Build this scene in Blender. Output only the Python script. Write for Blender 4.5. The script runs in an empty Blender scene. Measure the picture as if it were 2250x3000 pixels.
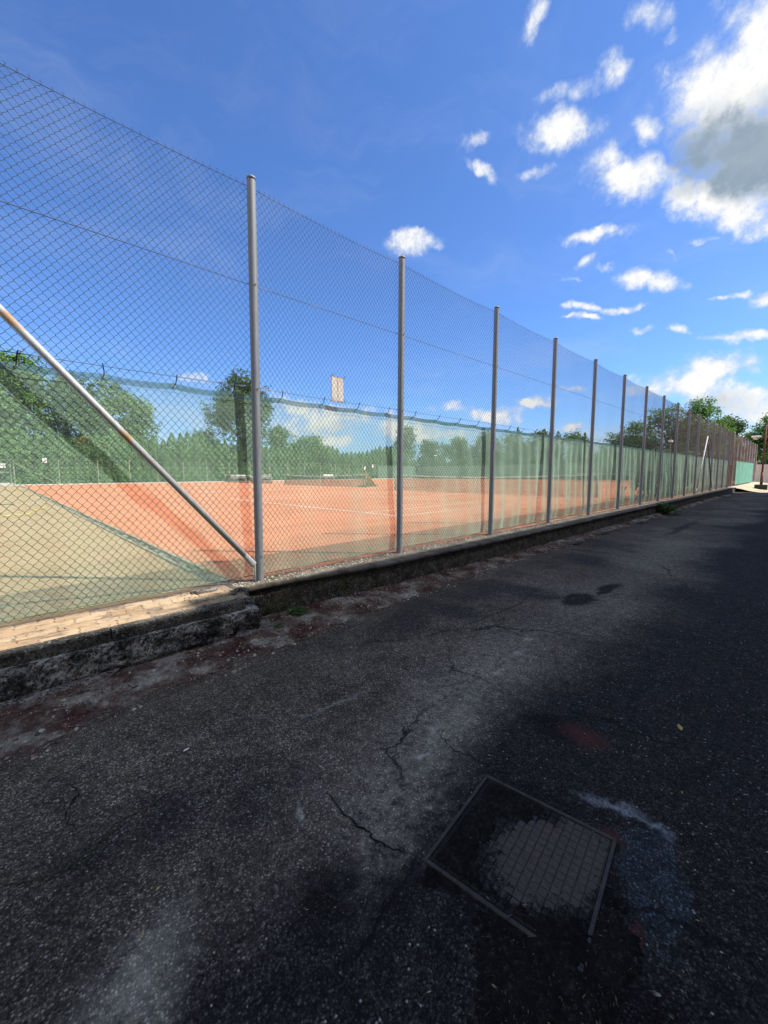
import bpy, math, random
from math import sin, cos, pi, radians, sqrt, atan2, exp
from mathutils import Vector, Matrix, noise as mn

random.seed(7)
S = bpy.context.scene
COL = S.collection
G = 0.333          # level of the court / top of the kerb wall above the road (road = 0)

# ------------------------------------------------------------------ node helpers
class NT:
    def __init__(s, tree):
        s.t = tree; s.n = tree.nodes; s.l = tree.links
        s.cache = {}
    def new(s, typ, **kw):
        nd = s.n.new(typ)
        for k, v in kw.items(): setattr(nd, k, v)
        return nd
    def put(s, sock, v):
        if v is None: return
        if isinstance(v, bpy.types.NodeSocket): s.l.new(v, sock)
        else:
            if isinstance(v, (tuple, list)) and sock.type == 'RGBA' and len(v) == 3: v = (*v, 1)
            sock.default_value = v
    def pos(s):
        if 'pos' not in s.cache:
            s.cache['pos'] = s.new('ShaderNodeTexCoord').outputs['Object']
        return s.cache['pos']
    def gen(s): return s.new('ShaderNodeTexCoord').outputs['Generated']
    def sep(s, v):
        nd = s.new('ShaderNodeSeparateXYZ'); s.put(nd.inputs[0], v); return nd.outputs
    def comb(s, x, y, z):
        nd = s.new('ShaderNodeCombineXYZ')
        for i, v in enumerate((x, y, z)): s.put(nd.inputs[i], v)
        return nd.outputs[0]
    def scale(s, v, sc):
        nd = s.new('ShaderNodeVectorMath', operation='MULTIPLY'); s.put(nd.inputs[0], v); nd.inputs[1].default_value = sc
        return nd.outputs[0]
    def vadd(s, a, b):
        nd = s.new('ShaderNodeVectorMath', operation='ADD'); s.put(nd.inputs[0], a); s.put(nd.inputs[1], b); return nd.outputs[0]
    def dot(s, a, b):
        nd = s.new('ShaderNodeVectorMath', operation='DOT_PRODUCT'); s.put(nd.inputs[0], a); s.put(nd.inputs[1], b); return nd.outputs['Value']
    def noise(s, scale=5., detail=4., rough=.55, vec=None, out='Fac', dist=0.):
        nd = s.new('ShaderNodeTexNoise'); s.put(nd.inputs['Vector'], vec if vec is not None else s.pos())
        nd.inputs['Scale'].default_value = scale; nd.inputs['Detail'].default_value = detail
        nd.inputs['Roughness'].default_value = rough; nd.inputs['Distortion'].default_value = dist
        return nd.outputs[out]
    def voro(s, scale=5., vec=None, feature='F1', out='Distance', rnd=1.):
        nd = s.new('ShaderNodeTexVoronoi', feature=feature); s.put(nd.inputs['Vector'], vec if vec is not None else s.pos())
        nd.inputs['Scale'].default_value = scale; nd.inputs['Randomness'].default_value = rnd
        return nd.outputs[out]
    def m(s, op, a, b=None, c=None, clamp=False):
        nd = s.new('ShaderNodeMath', operation=op, use_clamp=clamp)
        s.put(nd.inputs[0], a)
        if b is not None: s.put(nd.inputs[1], b)
        if c is not None: s.put(nd.inputs[2], c)
        return nd.outputs[0]
    def step(s, v, a, b, lo=0., hi=1.):
        nd = s.new('ShaderNodeMapRange', interpolation_type='SMOOTHSTEP'); s.put(nd.inputs[0], v)
        nd.inputs[1].default_value = a; nd.inputs[2].default_value = b; nd.inputs[3].default_value = lo; nd.inputs[4].default_value = hi
        return nd.outputs[0]
    def ramp(s, f, *stops):
        nd = s.new('ShaderNodeValToRGB'); s.put(nd.inputs[0], f)
        e = nd.color_ramp.elements
        while len(e) < len(stops): e.new(.5)
        for k, (p, c) in enumerate(stops):
            e[k].position = p
            e[k].color = (c, c, c, 1) if isinstance(c, (int, float)) else (*c, 1)
        return nd.outputs[0]
    def mix(s, f, a, b, blend='MIX'):
        nd = s.new('ShaderNodeMix', data_type='RGBA', blend_type=blend)
        s.put(nd.inputs[0], f); s.put(nd.inputs[6], a); s.put(nd.inputs[7], b)
        return nd.outputs[2]
    def bump(s, h, strength=.5, dist=.01, nrm=None):
        nd = s.new('ShaderNodeBump'); s.put(nd.inputs['Height'], h)
        nd.inputs['Strength'].default_value = strength; nd.inputs['Distance'].default_value = dist
        if nrm is not None: s.put(nd.inputs['Normal'], nrm)
        return nd.outputs[0]
    def rnd(s): return s.new('ShaderNodeNewGeometry').outputs['Random Per Island']
    def bsdf(s, col, rough=.8, nrm=None, metal=0., spec=.3):
        nd = s.new('ShaderNodeBsdfPrincipled')
        s.put(nd.inputs['Base Color'], col); s.put(nd.inputs['Roughness'], rough)
        s.put(nd.inputs['Metallic'], metal); s.put(nd.inputs['Specular IOR Level'], spec)
        if nrm is not None: s.put(nd.inputs['Normal'], nrm)
        return nd.outputs[0]
    def out(s, sh):
        o = s.new('ShaderNodeOutputMaterial'); s.l.new(sh, o.inputs['Surface'])

def material(name, fn):
    m = bpy.data.materials.new(name); m.use_nodes = True; m.node_tree.nodes.clear()
    g = NT(m.node_tree); g.out(fn(g)); return m

def simple(name, c, rough=.7, var=.25, scale=6., metal=0., spec=.3, bump=0., bscale=60.):
    def fn(g):
        n = g.noise(scale, 5, .6)
        a = tuple(x*(1-var) for x in c); b = tuple(min(1, x*(1+var)) for x in c)
        col = g.ramp(n, (.25, a), (.75, b))
        nr = g.bump(g.noise(bscale, 3), bump, .004) if bump else None
        return g.bsdf(col, rough, nr, metal, spec)
    return material(name, fn)

# ------------------------------------------------------------------ mesh helpers
class MB:
    def __init__(s): s.v = []; s.f = []
    def add(s, vs, fs):
        o = len(s.v); s.v.extend(vs); s.f.extend([tuple(i+o for i in f) for f in fs]); return s
    def box(s, x0, y0, z0, x1, y1, z1, M=None):
        vs = [(x, y, z) for z in (z0, z1) for y in (y0, y1) for x in (x0, x1)]
        if M is not None: vs = [tuple(M @ Vector(v)) for v in vs]
        return s.add(vs, [(0, 2, 3, 1), (4, 5, 7, 6), (0, 1, 5, 4), (2, 6, 7, 3), (0, 4, 6, 2), (1, 3, 7, 5)])
    def bbox(s, x0, y0, z0, x1, y1, z1, b=.004, M=None):
        """box with chamfered edges on all sides"""
        vs = []; fs = []
        xs = (x0, x0+b, x1-b, x1); ys = (y0, y0+b, y1-b, y1); zs = (z0, z0+b, z1-b, z1)
        # rings: bottom face, lower chamfer, upper chamfer, top face
        def ring(inx, z):
            if inx: return [(xs[1], ys[1], z), (xs[2], ys[1], z), (xs[2], ys[2], z), (xs[1], ys[2], z)]
            return [(xs[1], ys[0], z), (xs[2], ys[0], z), (xs[3], ys[1], z), (xs[3], ys[2], z), (xs[2], ys[3], z), (xs[1], ys[3], z), (xs[0], ys[2], z), (xs[0], ys[1], z)]
        r0 = ring(True, zs[0]); r1 = ring(False, zs[1]); r2 = ring(False, zs[2]); r3 = ring(True, zs[3])
        vs = r0+r1+r2+r3
        fs = [(3, 2, 1, 0), (20, 21, 22, 23)]
        for k in range(8): fs.append((4+k, 4+(k+1) % 8, 12+(k+1) % 8, 12+k))
        for k in range(4):
            a, b2 = 2*k, 2*k+1
            fs.append((k, (k+1) % 4, 4+b2, 4+a)); fs.append(((k+1) % 4, 4+(b2+1) % 8, 4+b2))
            fs.append((12+a, 12+b2, 20+(k+1) % 4, 20+k)); fs.append((12+b2, 12+(b2+1) % 8, 20+(k+1) % 4))
        if M is not None: vs = [tuple(M @ Vector(v)) for v in vs]
        return s.add(vs, fs)
    def tube(s, pts, r, n=8, cap=True):
        pts = [Vector(p) for p in pts]; k = len(pts)
        rs = r if isinstance(r, (list, tuple)) else [r]*k
        o = len(s.v); up = Vector((0, 0, 1)); prev = None
        for i, p in enumerate(pts):
            d = (pts[min(i+1, k-1)]-pts[max(i-1, 0)])
            if d.length < 1e-9: d = Vector((0, 0, 1))
            d.normalize()
            if prev is None:
                a = d.cross(up if abs(d.z) < .95 else Vector((1, 0, 0))); a.normalize()
            else:
                a = prev-d*prev.dot(d)
                if a.length < 1e-6: a = d.orthogonal()
                a.normalize()
            prev = a; b = d.cross(a)
            for j in range(n):
                t = 2*pi*j/n
                s.v.append(tuple(p+a*(cos(t)*rs[i])+b*(sin(t)*rs[i])))
        for i in range(k-1):
            for j in range(n):
                j2 = (j+1) % n
                s.f.append((o+i*n+j, o+i*n+j2, o+(i+1)*n+j2, o+(i+1)*n+j))
        if cap and n > 2:
            s.f.append(tuple(o+j for j in range(n-1, -1, -1))); s.f.append(tuple(o+(k-1)*n+j for j in range(n)))
        return s
    def grid(s, nx, ny, fn):
        o = len(s.v)
        for j in range(ny+1):
            for i in range(nx+1): s.v.append(tuple(fn(i/nx, j/ny)))
        for j in range(ny):
            for i in range(nx):
                a = o+j*(nx+1)+i; s.f.append((a, a+1, a+nx+2, a+nx+1))
        return s
    def prism(s, poly, z0, z1):
        k = len(poly); vs = [(x, y, z0) for x, y in poly]+[(x, y, z1) for x, y in poly]
        fs = [tuple(range(k-1, -1, -1)), tuple(range(k, 2*k))]+[(i, (i+1) % k, k+(i+1) % k, k+i) for i in range(k)]
        return s.add(vs, fs)
    def rock(s, c, r, seed, amp=.35, sq=(1, 1, 1), n=7, m=10, fr=1.6):
        o = len(s.v); off = Vector((seed*3.17, seed*1.7, seed*.9))
        for i in range(n+1):
            th = pi*i/n
            for j in range(m):
                ph = 2*pi*j/m
                d = Vector((sin(th)*cos(ph), sin(th)*sin(ph), cos(th)))
                rr = 1+amp*mn.noise(d*fr+off)*1.6+amp*.4*mn.noise(d*fr*3+off)
                s.v.append((c[0]+d.x*rr*r*sq[0], c[1]+d.y*rr*r*sq[1], c[2]+d.z*rr*r*sq[2]))
        for i in range(n):
            for j in range(m):
                j2 = (j+1) % m
                s.f.append((o+i*m+j, o+(i+1)*m+j, o+(i+1)*m+j2, o+i*m+j2))
        return s
    def build(s, name, mat, parent=None, smooth=False, org=None):
        me = bpy.data.meshes.new(name)
        if parent is not None and org is None: org = Vector(parent.get('org', (0, 0, 0)))
        elif org is not None: org = Vector(org)
        vs = s.v if org is None or org.length == 0 else [(v[0]-org.x, v[1]-org.y, v[2]-org.z) for v in s.v]
        me.from_pydata(vs, [], s.f); me.update()
        if smooth: me.polygons.foreach_set('use_smooth', [True]*len(me.polygons))
        ob = bpy.data.objects.new(name, me); me.materials.append(mat); COL.objects.link(ob)
        if parent is not None:
            ob.parent = parent
            if org is not None: ob['org'] = tuple(org)
        elif org is not None:
            ob.location = org; ob['org'] = tuple(org)
        return ob

def tag(o, label=None, cat=None, group=None, kind=None):
    if label: o['label'] = label
    if cat: o['category'] = cat
    if group: o['group'] = group
    if kind: o['kind'] = kind
    return o
def thing(name, label, cat, loc=(0, 0, 0), group=None):
    o = bpy.data.objects.new(name, None); COL.objects.link(o); o.location = loc; o['org'] = tuple(loc)
    o.empty_display_size = .2
    return tag(o, label, cat, group)
def struct(name, mb, mat, label=None, cat=None, smooth=False):
    o = mb.build(name, mat, smooth=smooth); o['kind'] = 'structure'
    tag(o, label, cat); return o
def copy_thing(root, loc, rz=0., sc=1., label=None):
    r = root.copy(); COL.objects.link(r); r.location = loc; r.rotation_euler = (0, 0, rz); r.scale = (sc, sc, sc) if not isinstance(sc, tuple) else sc
    if label: r['label'] = label
    for ch in list(root.children):
        c = ch.copy(); COL.objects.link(c); c.parent = r
        for gch in list(ch.children):
            d = gch.copy(); COL.objects.link(d); d.parent = c
    return r
def fbm(x, y, z=0., o=4):
    v = 0; a = .5; f = 1.
    for _ in range(o):
        v += a*mn.noise(Vector((x*f, y*f, z*f))); a *= .5; f *= 2.03
    return v
def sst(a, b, x):
    t = max(0., min(1., (x-a)/(b-a))); return t*t*(3-2*t)
SKYTINT = (.47, .67, .99); CW = 4.7; SKYS = .12; SUNE = 4.2; EXPO = .85
CLOUDS = [
  ((0.731,0.342,0.59),(6.561,-14.978,0.536),(13.796,14.633,-25.562),1),
  ((0.716,0.313,0.624),(4.818,-20.611,4.809),(36.463,23.43,-53.526),0.8),
  ((0.74,0.255,0.622),(24.737,-23.204,-19.911),(11.19,31.273,-26.119),0.8),
  ((0.655,0.456,0.603),(6.784,-33.474,17.948),(52.273,6.981,-62.037),0.6),
  ((0.682,0.457,0.571),(19.659,-9.894,-15.576),(7.984,69.084,-64.839),0.6),
  ((0.748,0.373,0.55),(11.535,-31.253,5.49),(48.805,34.699,-89.899),0.75),
  ((0.804,0.216,0.554),(8.756,-37.276,1.862),(20.006,21.221,-37.298),1),
  ((0.829,0.244,0.504),(3.522,-10.066,-0.919),(9.419,14.238,-22.394),1.2),
  ((0.87,0.174,0.461),(4.221,-16.468,-1.758),(12.702,21.054,-31.88),1.2),
  ((0.839,0.11,0.532),(1.138,-12.204,0.73),(5.089,5.395,-9.144),1.3),
  ((0.868,0.105,0.485),(1.133,-13.062,0.788),(6.478,6.879,-13.067),1.3),
  ((0.89,0.126,0.438),(1.757,-8.592,-1.092),(9.702,17.364,-24.757),1.2),
  ((0.793,0.086,0.602),(7.187,-12.425,-7.689),(12.439,27.87,-20.367),0.9),
  ((0.639,0.333,0.694),(42.701,-29.579,-25.109),(11.678,26.423,-23.426),0.7),
  ((0.732,0.198,0.652),(-0.48,-42.066,13.293),(31.549,14.138,-39.717),0.7),
  ((0.755,0.181,0.63),(-11.448,-71.52,34.334),(90.669,-6.224,-106.913),0.6),
  ((0.845,0.299,0.444),(4.417,-16.783,2.891),(28.717,17.701,-66.575),0.8),
  ((0.857,0.314,0.408),(3.569,-41.511,24.399),(56.802,-32.883,-93.942),0.6),
  ((0.872,0.285,0.399),(21.367,-69.667,3.132),(44.967,48.028,-132.635),0.6),
  ((0.905,0.227,0.36),(4.726,-18.011,-0.528),(14.602,21.684,-50.325),1),
  ((0.881,0.335,0.333),(10.355,-28.414,1.163),(22.906,24.586,-85.331),0.9),
  ((0.887,0.34,0.313),(9.843,-26.704,1.085),(34.291,36.868,-137.057),0.8),
  ((0.908,0.268,0.322),(6.51,-29.065,5.858),(33.209,10.267,-102.233),0.7),
  ((0.947,0.187,0.26),(8.586,-47.087,2.525),(24.4,26.302,-107.63),0.8),
  ((0.966,0.101,0.238),(1.418,-20.145,2.813),(22.541,10.108,-95.704),0.85),
  ((0.953,0.074,0.294),(-1.013,-51.951,16.335),(21.848,-11.821,-67.768),0.9),
  ((0.944,0.119,0.308),(2.525,-35.231,5.849),(55.873,24.273,-180.735),0.7),
  ((0.658,0.589,0.47),(11.328,-12.699,0.052),(14.287,15.239,-39.033),1),
  ((0.972,0.141,0.188),(1.343,-14.263,3.76),(6.941,-4.877,-32.174),1),
  ((0.972,0.175,0.16),(1.929,-11.288,0.614),(3.896,4.276,-28.406),1),
  ((0.988,0.087,0.124),(1.055,-13.135,0.798),(3.074,3.403,-26.861),1),
  ((0.99,0.117,0.077),(1.148,-10.129,0.592),(2.653,3.042,-38.729),0.8),
  ((0.574,0.81,0.119),(6.507,-4.763,0.99),(4.842,0.25,-24.999),1.2),
  ((0.518,0.84,0.164),(12.848,-7.346,-2.956),(-1.585,9.094,-41.682),1.0),
  ((0.635,0.761,0.131),(15.271,-12.705,-0.222),(3.61,4.062,-41.161),0.9),
  ((0.576,0.814,0.076),(9.092,-6.42,-0.208),(2.459,2.916,-50.005),0.8),
  ((0.492,0.861,0.128),(20.401,-11.568,-0.656),(3.263,3.671,-37.202),0.7),
  ((0.846,0.514,0.141),(8.989,-15.329,1.891),(9.081,2.159,-62.456),0.9),
  ((0.888,0.431,0.16),(10.039,-20.921,0.688),(8.844,9.779,-75.288),1),
  ((0.912,0.368,0.182),(10.793,-27.226,1.054),(15.681,17.2,-113.071),0.9),
  ((0.924,0.37,0.1),(13.37,-33.728,1.305),(7.387,8.411,-98.945),0.8),
  ((0.731,0.675,0.103),(7.599,-8.231,0.016),(2.194,2.516,-32.031),1.1),
  ((0.818,0.568,0.095),(7.626,-11.023,0.199),(3.283,3.785,-50.791),0.9),
  ((0.969,0.132,0.211),(3.772,-34.684,4.381),(35.031,16.703,-171.379),0.6),
  ((0.904,0.187,0.384),(18.597,-55.688,-16.607),(46.194,134.904,-174.708),0.5),
  ((0.855,0.347,0.385),(17.518,-45.182,1.776),(59.632,63.786,-189.919),0.4),
  ((0.93,0.248,0.273),(10.741,-42.609,2.078),(43.351,46.722,-189.988),0.5),
  ((0.905,0.144,0.4),(7.29,-54.316,3.095),(84.438,90.013,-223.369),0.5),
  ((0.312,0.929,0.202),(26.121,-8.492,-1.259),(13.08,14.29,-85.906),0.7),
  ((0.862,0.49,0.129),(16.123,-28.555,0.77),(4.325,4.853,-47.25),0.6),
  ((0.709,0.692,0.136),(20.88,-21.362,-0.039),(5.933,6.657,-64.818),0.5),
  ((0.792,0.59,0.155),(11.122,-14.989,0.219),(9.905,11.009,-92.732),0.5),
  ((0.185,0.982,0.038),(11.642,-2.17,-0.668),(1.089,1.427,-42.122),0.5),
]
SHADE = [
  ((0.865,0.099,0.491),(0.082,-10.873,2.054),(7.212,4.396,-13.594),1.0),
  ((0.867,0.161,0.472),(0.237,-20.454,6.555),(27.241,3.184,-51.104),0.6),
  ((0.983,0.132,0.129),(1.798,-14.134,0.812),(6.073,6.725,-53.076),0.5),
  ((0.576,0.812,0.098),(9.13,-6.446,-0.209),(4.184,4.823,-64.72),0.4),
]
# ------------------------------------------------------------------ materials
def m_road(g):
    P = g.pos()
    warp = g.noise(2.2, 4, .6, out='Color')
    w2 = g.new('ShaderNodeVectorMath', operation='MULTIPLY_ADD'); g.put(w2.inputs[0], warp); w2.inputs[1].default_value = (.34, .34, 0); w2.inputs[2].default_value = (-.17, -.17, 0)
    wf = g.noise(14., 4, .65, out='Color')
    w3 = g.new('ShaderNodeVectorMath', operation='MULTIPLY_ADD'); g.put(w3.inputs[0], wf); w3.inputs[1].default_value = (.14, .14, 0); w3.inputs[2].default_value = (-.07, -.07, 0)
    Q = g.vadd(g.vadd(P, w2.outputs[0]), w3.outputs[0])
    def blob(x, y, rx, ry, rot=0., e0=1.0, e1=.45):
        mp = g.new('ShaderNodeMapping', vector_type='TEXTURE'); g.put(mp.inputs[0], Q)
        mp.inputs['Location'].default_value = (x, y, 0); mp.inputs['Rotation'].default_value = (0, 0, radians(rot)); mp.inputs['Scale'].default_value = (rx, ry, 1e4)
        ln = g.new('ShaderNodeVectorMath', operation='LENGTH'); g.l.new(mp.outputs[0], ln.inputs[0])
        return g.step(ln.outputs['Value'], e0, e1)
    big = g.noise(.55, 3, .5)
    mid = g.noise(3.1, 5, .65)
    base = g.ramp(g.m('ADD', g.m('MULTIPLY', big, .6), g.m('MULTIPLY', mid, .4)), (.36, (.098, .078, .057)), (.5, (.160, .131, .098)), (.64, (.245, .205, .155)))
    side_shade = g.step(g.m('ADD', g.sep(Q)[1], g.m('MULTIPLY', g.m('SUBTRACT', big, .5), 1.6)), -2.55, -3.15)  # building side darker: shade painted in along with the asphalt's own darker tone
    base = g.mix(g.m('MULTIPLY', side_shade, .9), base, (.030, .0275, .0275))
    wl = g.step(g.noise(.9, 3, .5, vec=g.vadd(P, (7., 3., 0.))), .5, .68)
    base = g.mix(g.m('MULTIPLY', wl, .75), base, (.040, .036, .035))
    # aggregate: stones of many sizes
    c1 = g.voro(150., out='Color'); s1 = g.sep(c1)
    agg = g.ramp(s1[0], (0., .34), (.55, .75), (.85, 1.2), (1., 2.7))
    agg = g.mix(1., agg, g.ramp(g.voro(150.), (.30, 1.1), (.62, .55)), 'MULTIPLY')
    c2 = g.voro(62., out='Color'); s2 = g.sep(c2)
    agg2 = g.ramp(s2[1], (0., .7), (.8, .98), (1., 1.6))
    patchy = g.ramp(g.noise(11., 5, .72), (.34, .55), (.5, 1.), (.66, 1.35))
    agg = g.mix(.8, agg, patchy, 'MULTIPLY')
    col = g.mix(1., base, agg, 'MULTIPLY'); col = g.mix(.75, col, agg2, 'MULTIPLY')
    # pale stones worn clean
    d1 = g.voro(95.); c3 = g.sep(g.voro(95., out='Color'))
    pale = g.m('MULTIPLY', g.m('GREATER_THAN', c3[2], .990), g.step(d1, .42, .3))
    col = g.mix(g.m('MULTIPLY', pale, .85), col, (.34, .33, .31))
    # worn lighter traffic band and patches
    light = g.m('MAXIMUM', blob(2.3, -2.42, 1.7, .38, 8, 1.3, .1), blob(1.22, -2.72, .55, .28, 20, 1.3, .1))
    light = g.m('MAXIMUM', light, blob(.19, -2.72, .26, .17, 40, 1.4, .05))
    light = g.m('MAXIMUM', light, g.m('MULTIPLY', blob(8., -2.2, 6., .5, 3, 1.3, .1), .6))
    light = g.m('MULTIPLY', light, g.ramp(g.noise(19., 6, .78), (.38, .05), (.60, 1.)))
    col = g.mix(g.m('MULTIPLY', light, .85), col, g.mix(.5, (.33, .285, .215), agg, 'MULTIPLY'))
    pat = g.m('MAXIMUM', blob(.20, -2.74, .20, .13, 40, 1.4, .0), g.m('MULTIPLY', blob(1.75, -2.62, .5, .10, 14, 1.4, .0), .7))
    col = g.mix(g.m('MULTIPLY', g.m('MULTIPLY', pat, g.ramp(g.noise(23., 6, .78), (.36, .15), (.60, 1.))), .75), col, g.mix(.45, (.42, .385, .30), agg, 'MULTIPLY'))
    # lichen / bird lime dots
    lich = blob(.85, -2.48, .030, .018, 20, 1.6, .2)
    for b in ((1.71, -2.56, .045, .03), (1.60, -2.57, .03, .018), (1.5, -2.66, .03, .02), (2.9, -2.38, .05, .03), (3.3, -2.3, .05, .03), (2.55, -2.48, .04, .02), (1.30, -2.86, .025, .015)):
        lich = g.m('MAXIMUM', lich, blob(*b, 0, 1.6, .2))
    col = g.mix(g.m('MULTIPLY', g.m('MULTIPLY', lich, g.ramp(g.noise(60., 5, .75), (.36, .0), (.55, 1.))), .9), col, (.42, .40, .33))
    pl = blob(1.44, -1.94, .26, .018, -12, 1.5, .1)
    col = g.mix(g.m('MULTIPLY', pl, .6), col, (.26, .25, .22))
    # bluish old paint right of the cover, pale edge
    blue = blob(1.62, -3.63, .27, .095, 14, 1.15, .75)
    col = g.mix(g.m('MULTIPLY', g.m('MULTIPLY', blue, g.ramp(g.noise(28., 6, .75), (.34, .45), (.55, 1.))), .9), col, g.mix(.9, (.050, .066, .074), agg, 'MULTIPLY'))
    pw = g.m('MAXIMUM', blob(1.845, -3.42, .035, .11, 25, 1.5, .1), blob(1.86, -3.55, .022, .09, -8, 1.5, .1))
    col = g.mix(g.m('MULTIPLY', g.m('MULTIPLY', pw, g.ramp(g.noise(38., 5, .75), (.36, .1), (.58, 1.))), .8), col, (.30, .33, .33))
    # dark damp patches, dirt, rust
    dark = g.m('MAXIMUM', blob(4.75, -2.20, .34, .17, 0, 1.2, .6), blob(5.45, -2.28, .36, .09, 0, 1.2, .6))
    dark = g.m('MAXIMUM', dark, blob(2.20, -3.04, .17, .16, 60, 1.2, .4))
    dark = g.m('MAXIMUM', dark, g.m('MULTIPLY', blob(.92, -3.03, .2, .1, 10, 1.2, .3), .75))
    dark = g.m('MAXIMUM', dark, g.m('MULTIPLY', blob(.70, -2.86, .16, .15, 30, 1.3, .3), .9))
    dark = g.m('MAXIMUM', dark, blob(1.0, -3.62, .34, .26, 20, 1.15, .75))
    dark = g.m('MAXIMUM', dark, g.m('MULTIPLY', blob(1.36, -3.24, .42, .37, 0, 1.1, .7), .75))
    dark = g.m('MAXIMUM', dark, g.m('MULTIPLY', blob(13., -1.75, 2.2, .12, 0, 1.2, .5), .7))
    dcol = g.mix(.9, (.016, .014, .012), agg, 'MULTIPLY')
    col = g.mix(g.m('MULTIPLY', dark, .94), col, dcol)
    rust = g.m('MAXIMUM', blob(2.24, -3.17, .11, .12, 20, 1.3, .2), g.m('MULTIPLY', g.m('MAXIMUM', blob(1.335, -3.60, .025, .06, 60, 1.4, .2), blob(1.68, -3.50, .03, .06, 0, 1.4, .2)), .9))
    col = g.mix(g.m('MULTIPLY', g.m('MULTIPLY', rust, g.ramp(g.noise(45., 5, .75), (.36, .25), (.55, 1.))), 1.), col, g.ramp(g.noise(120., 3, .7), (.3, (.03, .011, .009)), (.7, (.14, .048, .034))))
    # cracks
    cv = g.new('ShaderNodeTexVoronoi', feature='DISTANCE_TO_EDGE'); g.put(cv.inputs['Vector'], Q); cv.inputs['Scale'].default_value = .62
    ck = g.m('MULTIPLY', g.step(cv.outputs[0], .011, .002), g.step(g.noise(.8, 2), .46, .58))
    moss = g.noise(2., 2)
    col = g.mix(g.m('MULTIPLY', ck, .85), col, g.ramp(moss, (.48, (.008, .008, .008)), (.6, (.035, .042, .015))))
    # dirt near the kerb
    yy = g.sep(Q)[1]
    edge = g.step(yy, -1.6, -.95)
    col = g.mix(g.m('MULTIPLY', edge, g.ramp(g.noise(5., 4, .65), (.35, .1), (.7, .75))), col, (.045, .036, .03))
    h = g.m('ADD', g.m('MULTIPLY', g.voro(150.), .5), g.m('MULTIPLY', g.noise(40., 3), .6))
    h = g.m('ADD', h, g.m('MULTIPLY', ck, -1.5))
    nr = g.bump(h, .75, .006)
    nr = g.bump(mid, .3, .05, nr)
    return g.bsdf(col, g.ramp(mid, (.3, .82), (.7, .96)), nr, 0., .12)

def m_clay(g):
    P = g.pos(); n = g.noise(.35, 3, .55); n2 = g.noise(6., 5, .7); n3 = g.noise(60., 3, .7)
    col = g.ramp(n, (.3, (.52, .175, .080)), (.7, (.62, .220, .105)))
    col = g.mix(.35, col, g.ramp(n2, (.3, .72), (.7, 1.25)), 'MULTIPLY')
    col = g.mix(.25, col, g.ramp(n3, (.3, .7), (.7, 1.25)), 'MULTIPLY')
    sw = g.noise(1., 3, .6, vec=g.scale(P, (.25, 2.5, 1.)))
    col = g.mix(.4, col, g.ramp(sw, (.35, .8), (.65, 1.2)), 'MULTIPLY')
    ed = g.step(g.sep(P)[1], 1.5, .5)
    col = g.mix(g.m('MULTIPLY', ed, g.step(n2, .4, .62)), col, (.30, .20, .12))
    return g.bsdf(col, .95, g.bump(n3, .4, .01), 0., .1)

def m_yard(g):
    n = g.noise(.8, 4, .6); n2 = g.noise(9., 5, .7); n3 = g.noise(80., 3, .7)
    col = g.ramp(n, (.3, (.34, .235, .118)), (.7, (.42, .295, .155)))
    col = g.mix(g.m('MULTIPLY', g.step(g.noise(1.3, 4, .65), .52, .68), .55), col, (.40, .22, .13))
    col = g.mix(.5, col, g.ramp(n2, (.3, .7), (.7, 1.25)), 'MULTIPLY')
    col = g.mix(.3, col, g.ramp(n3, (.3, .6), (.7, 1.3)), 'MULTIPLY')
    return g.bsdf(col, .95, g.bump(n3, .4, .01), 0., .1)

def m_concrete(base, dark, lo=.4, hi=.6, moss=None, speck=True, bstr=.7):
    def fn(g):
        n = g.noise(4.5, 6, .68); n2 = g.noise(34., 5, .7); n3 = g.noise(140., 3, .7)
        col = g.mix(g.step(n, lo, hi), dark, base)
        col = g.mix(.7, col, g.ramp(n2, (.3, .45), (.55, 1.), (.75, 1.7)), 'MULTIPLY')
        col = g.mix(.45, col, g.ramp(n3, (.3, .5), (.7, 1.5)), 'MULTIPLY')
        if speck:
            gr = g.sep(g.voro(110., out='Color'))
            gm = g.m('MULTIPLY', g.m('GREATER_THAN', gr[1], .72), g.step(g.noise(16., 5, .7), .44, .60))
            col = g.mix(g.m('MULTIPLY', gm, .8), col, g.ramp(gr[0], (0., (.16, .15, .135)), (1., (.50, .48, .43))))
            gk = g.m('MULTIPLY', g.m('LESS_THAN', gr[2], .22), .8)
            col = g.mix(gk, col, (.012, .011, .010))
        if moss:
            col = g.mix(g.m('MULTIPLY', g.step(g.noise(7., 5, .7), .5, .66), .8), col, moss)
        return g.bsdf(col, .95, g.bump(g.m('ADD', n2, g.m('MULTIPLY', n3, .4)), bstr, .012), 0., .15)
    return fn

def m_galv(tint=(.40, .42, .44), rust=.0, metal=.55, rough=.48):
    def fn(g):
        P = g.pos()
        n = g.noise(5., 5, .65, vec=g.scale(P, (8, 8, 1.))); n2 = g.noise(70., 4, .7)
        col = g.ramp(n, (.25, tuple(.72*c for c in tint)), (.75, tuple(1.12*c for c in tint)))
        col = g.mix(.25, col, g.ramp(n2, (.3, .7), (.7, 1.2)), 'MULTIPLY')
        if rust:
            col = g.mix(g.m('MULTIPLY', g.step(g.noise(1.7, 4, .6), .62-rust*.25, .70-rust*.25), .85), col, (.36, .20, .075))
        return g.bsdf(col, g.ramp(n, (.2, rough-.08), (.8, rough+.14)), g.bump(n2, .15, .003), metal, .5)
    return fn

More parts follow.
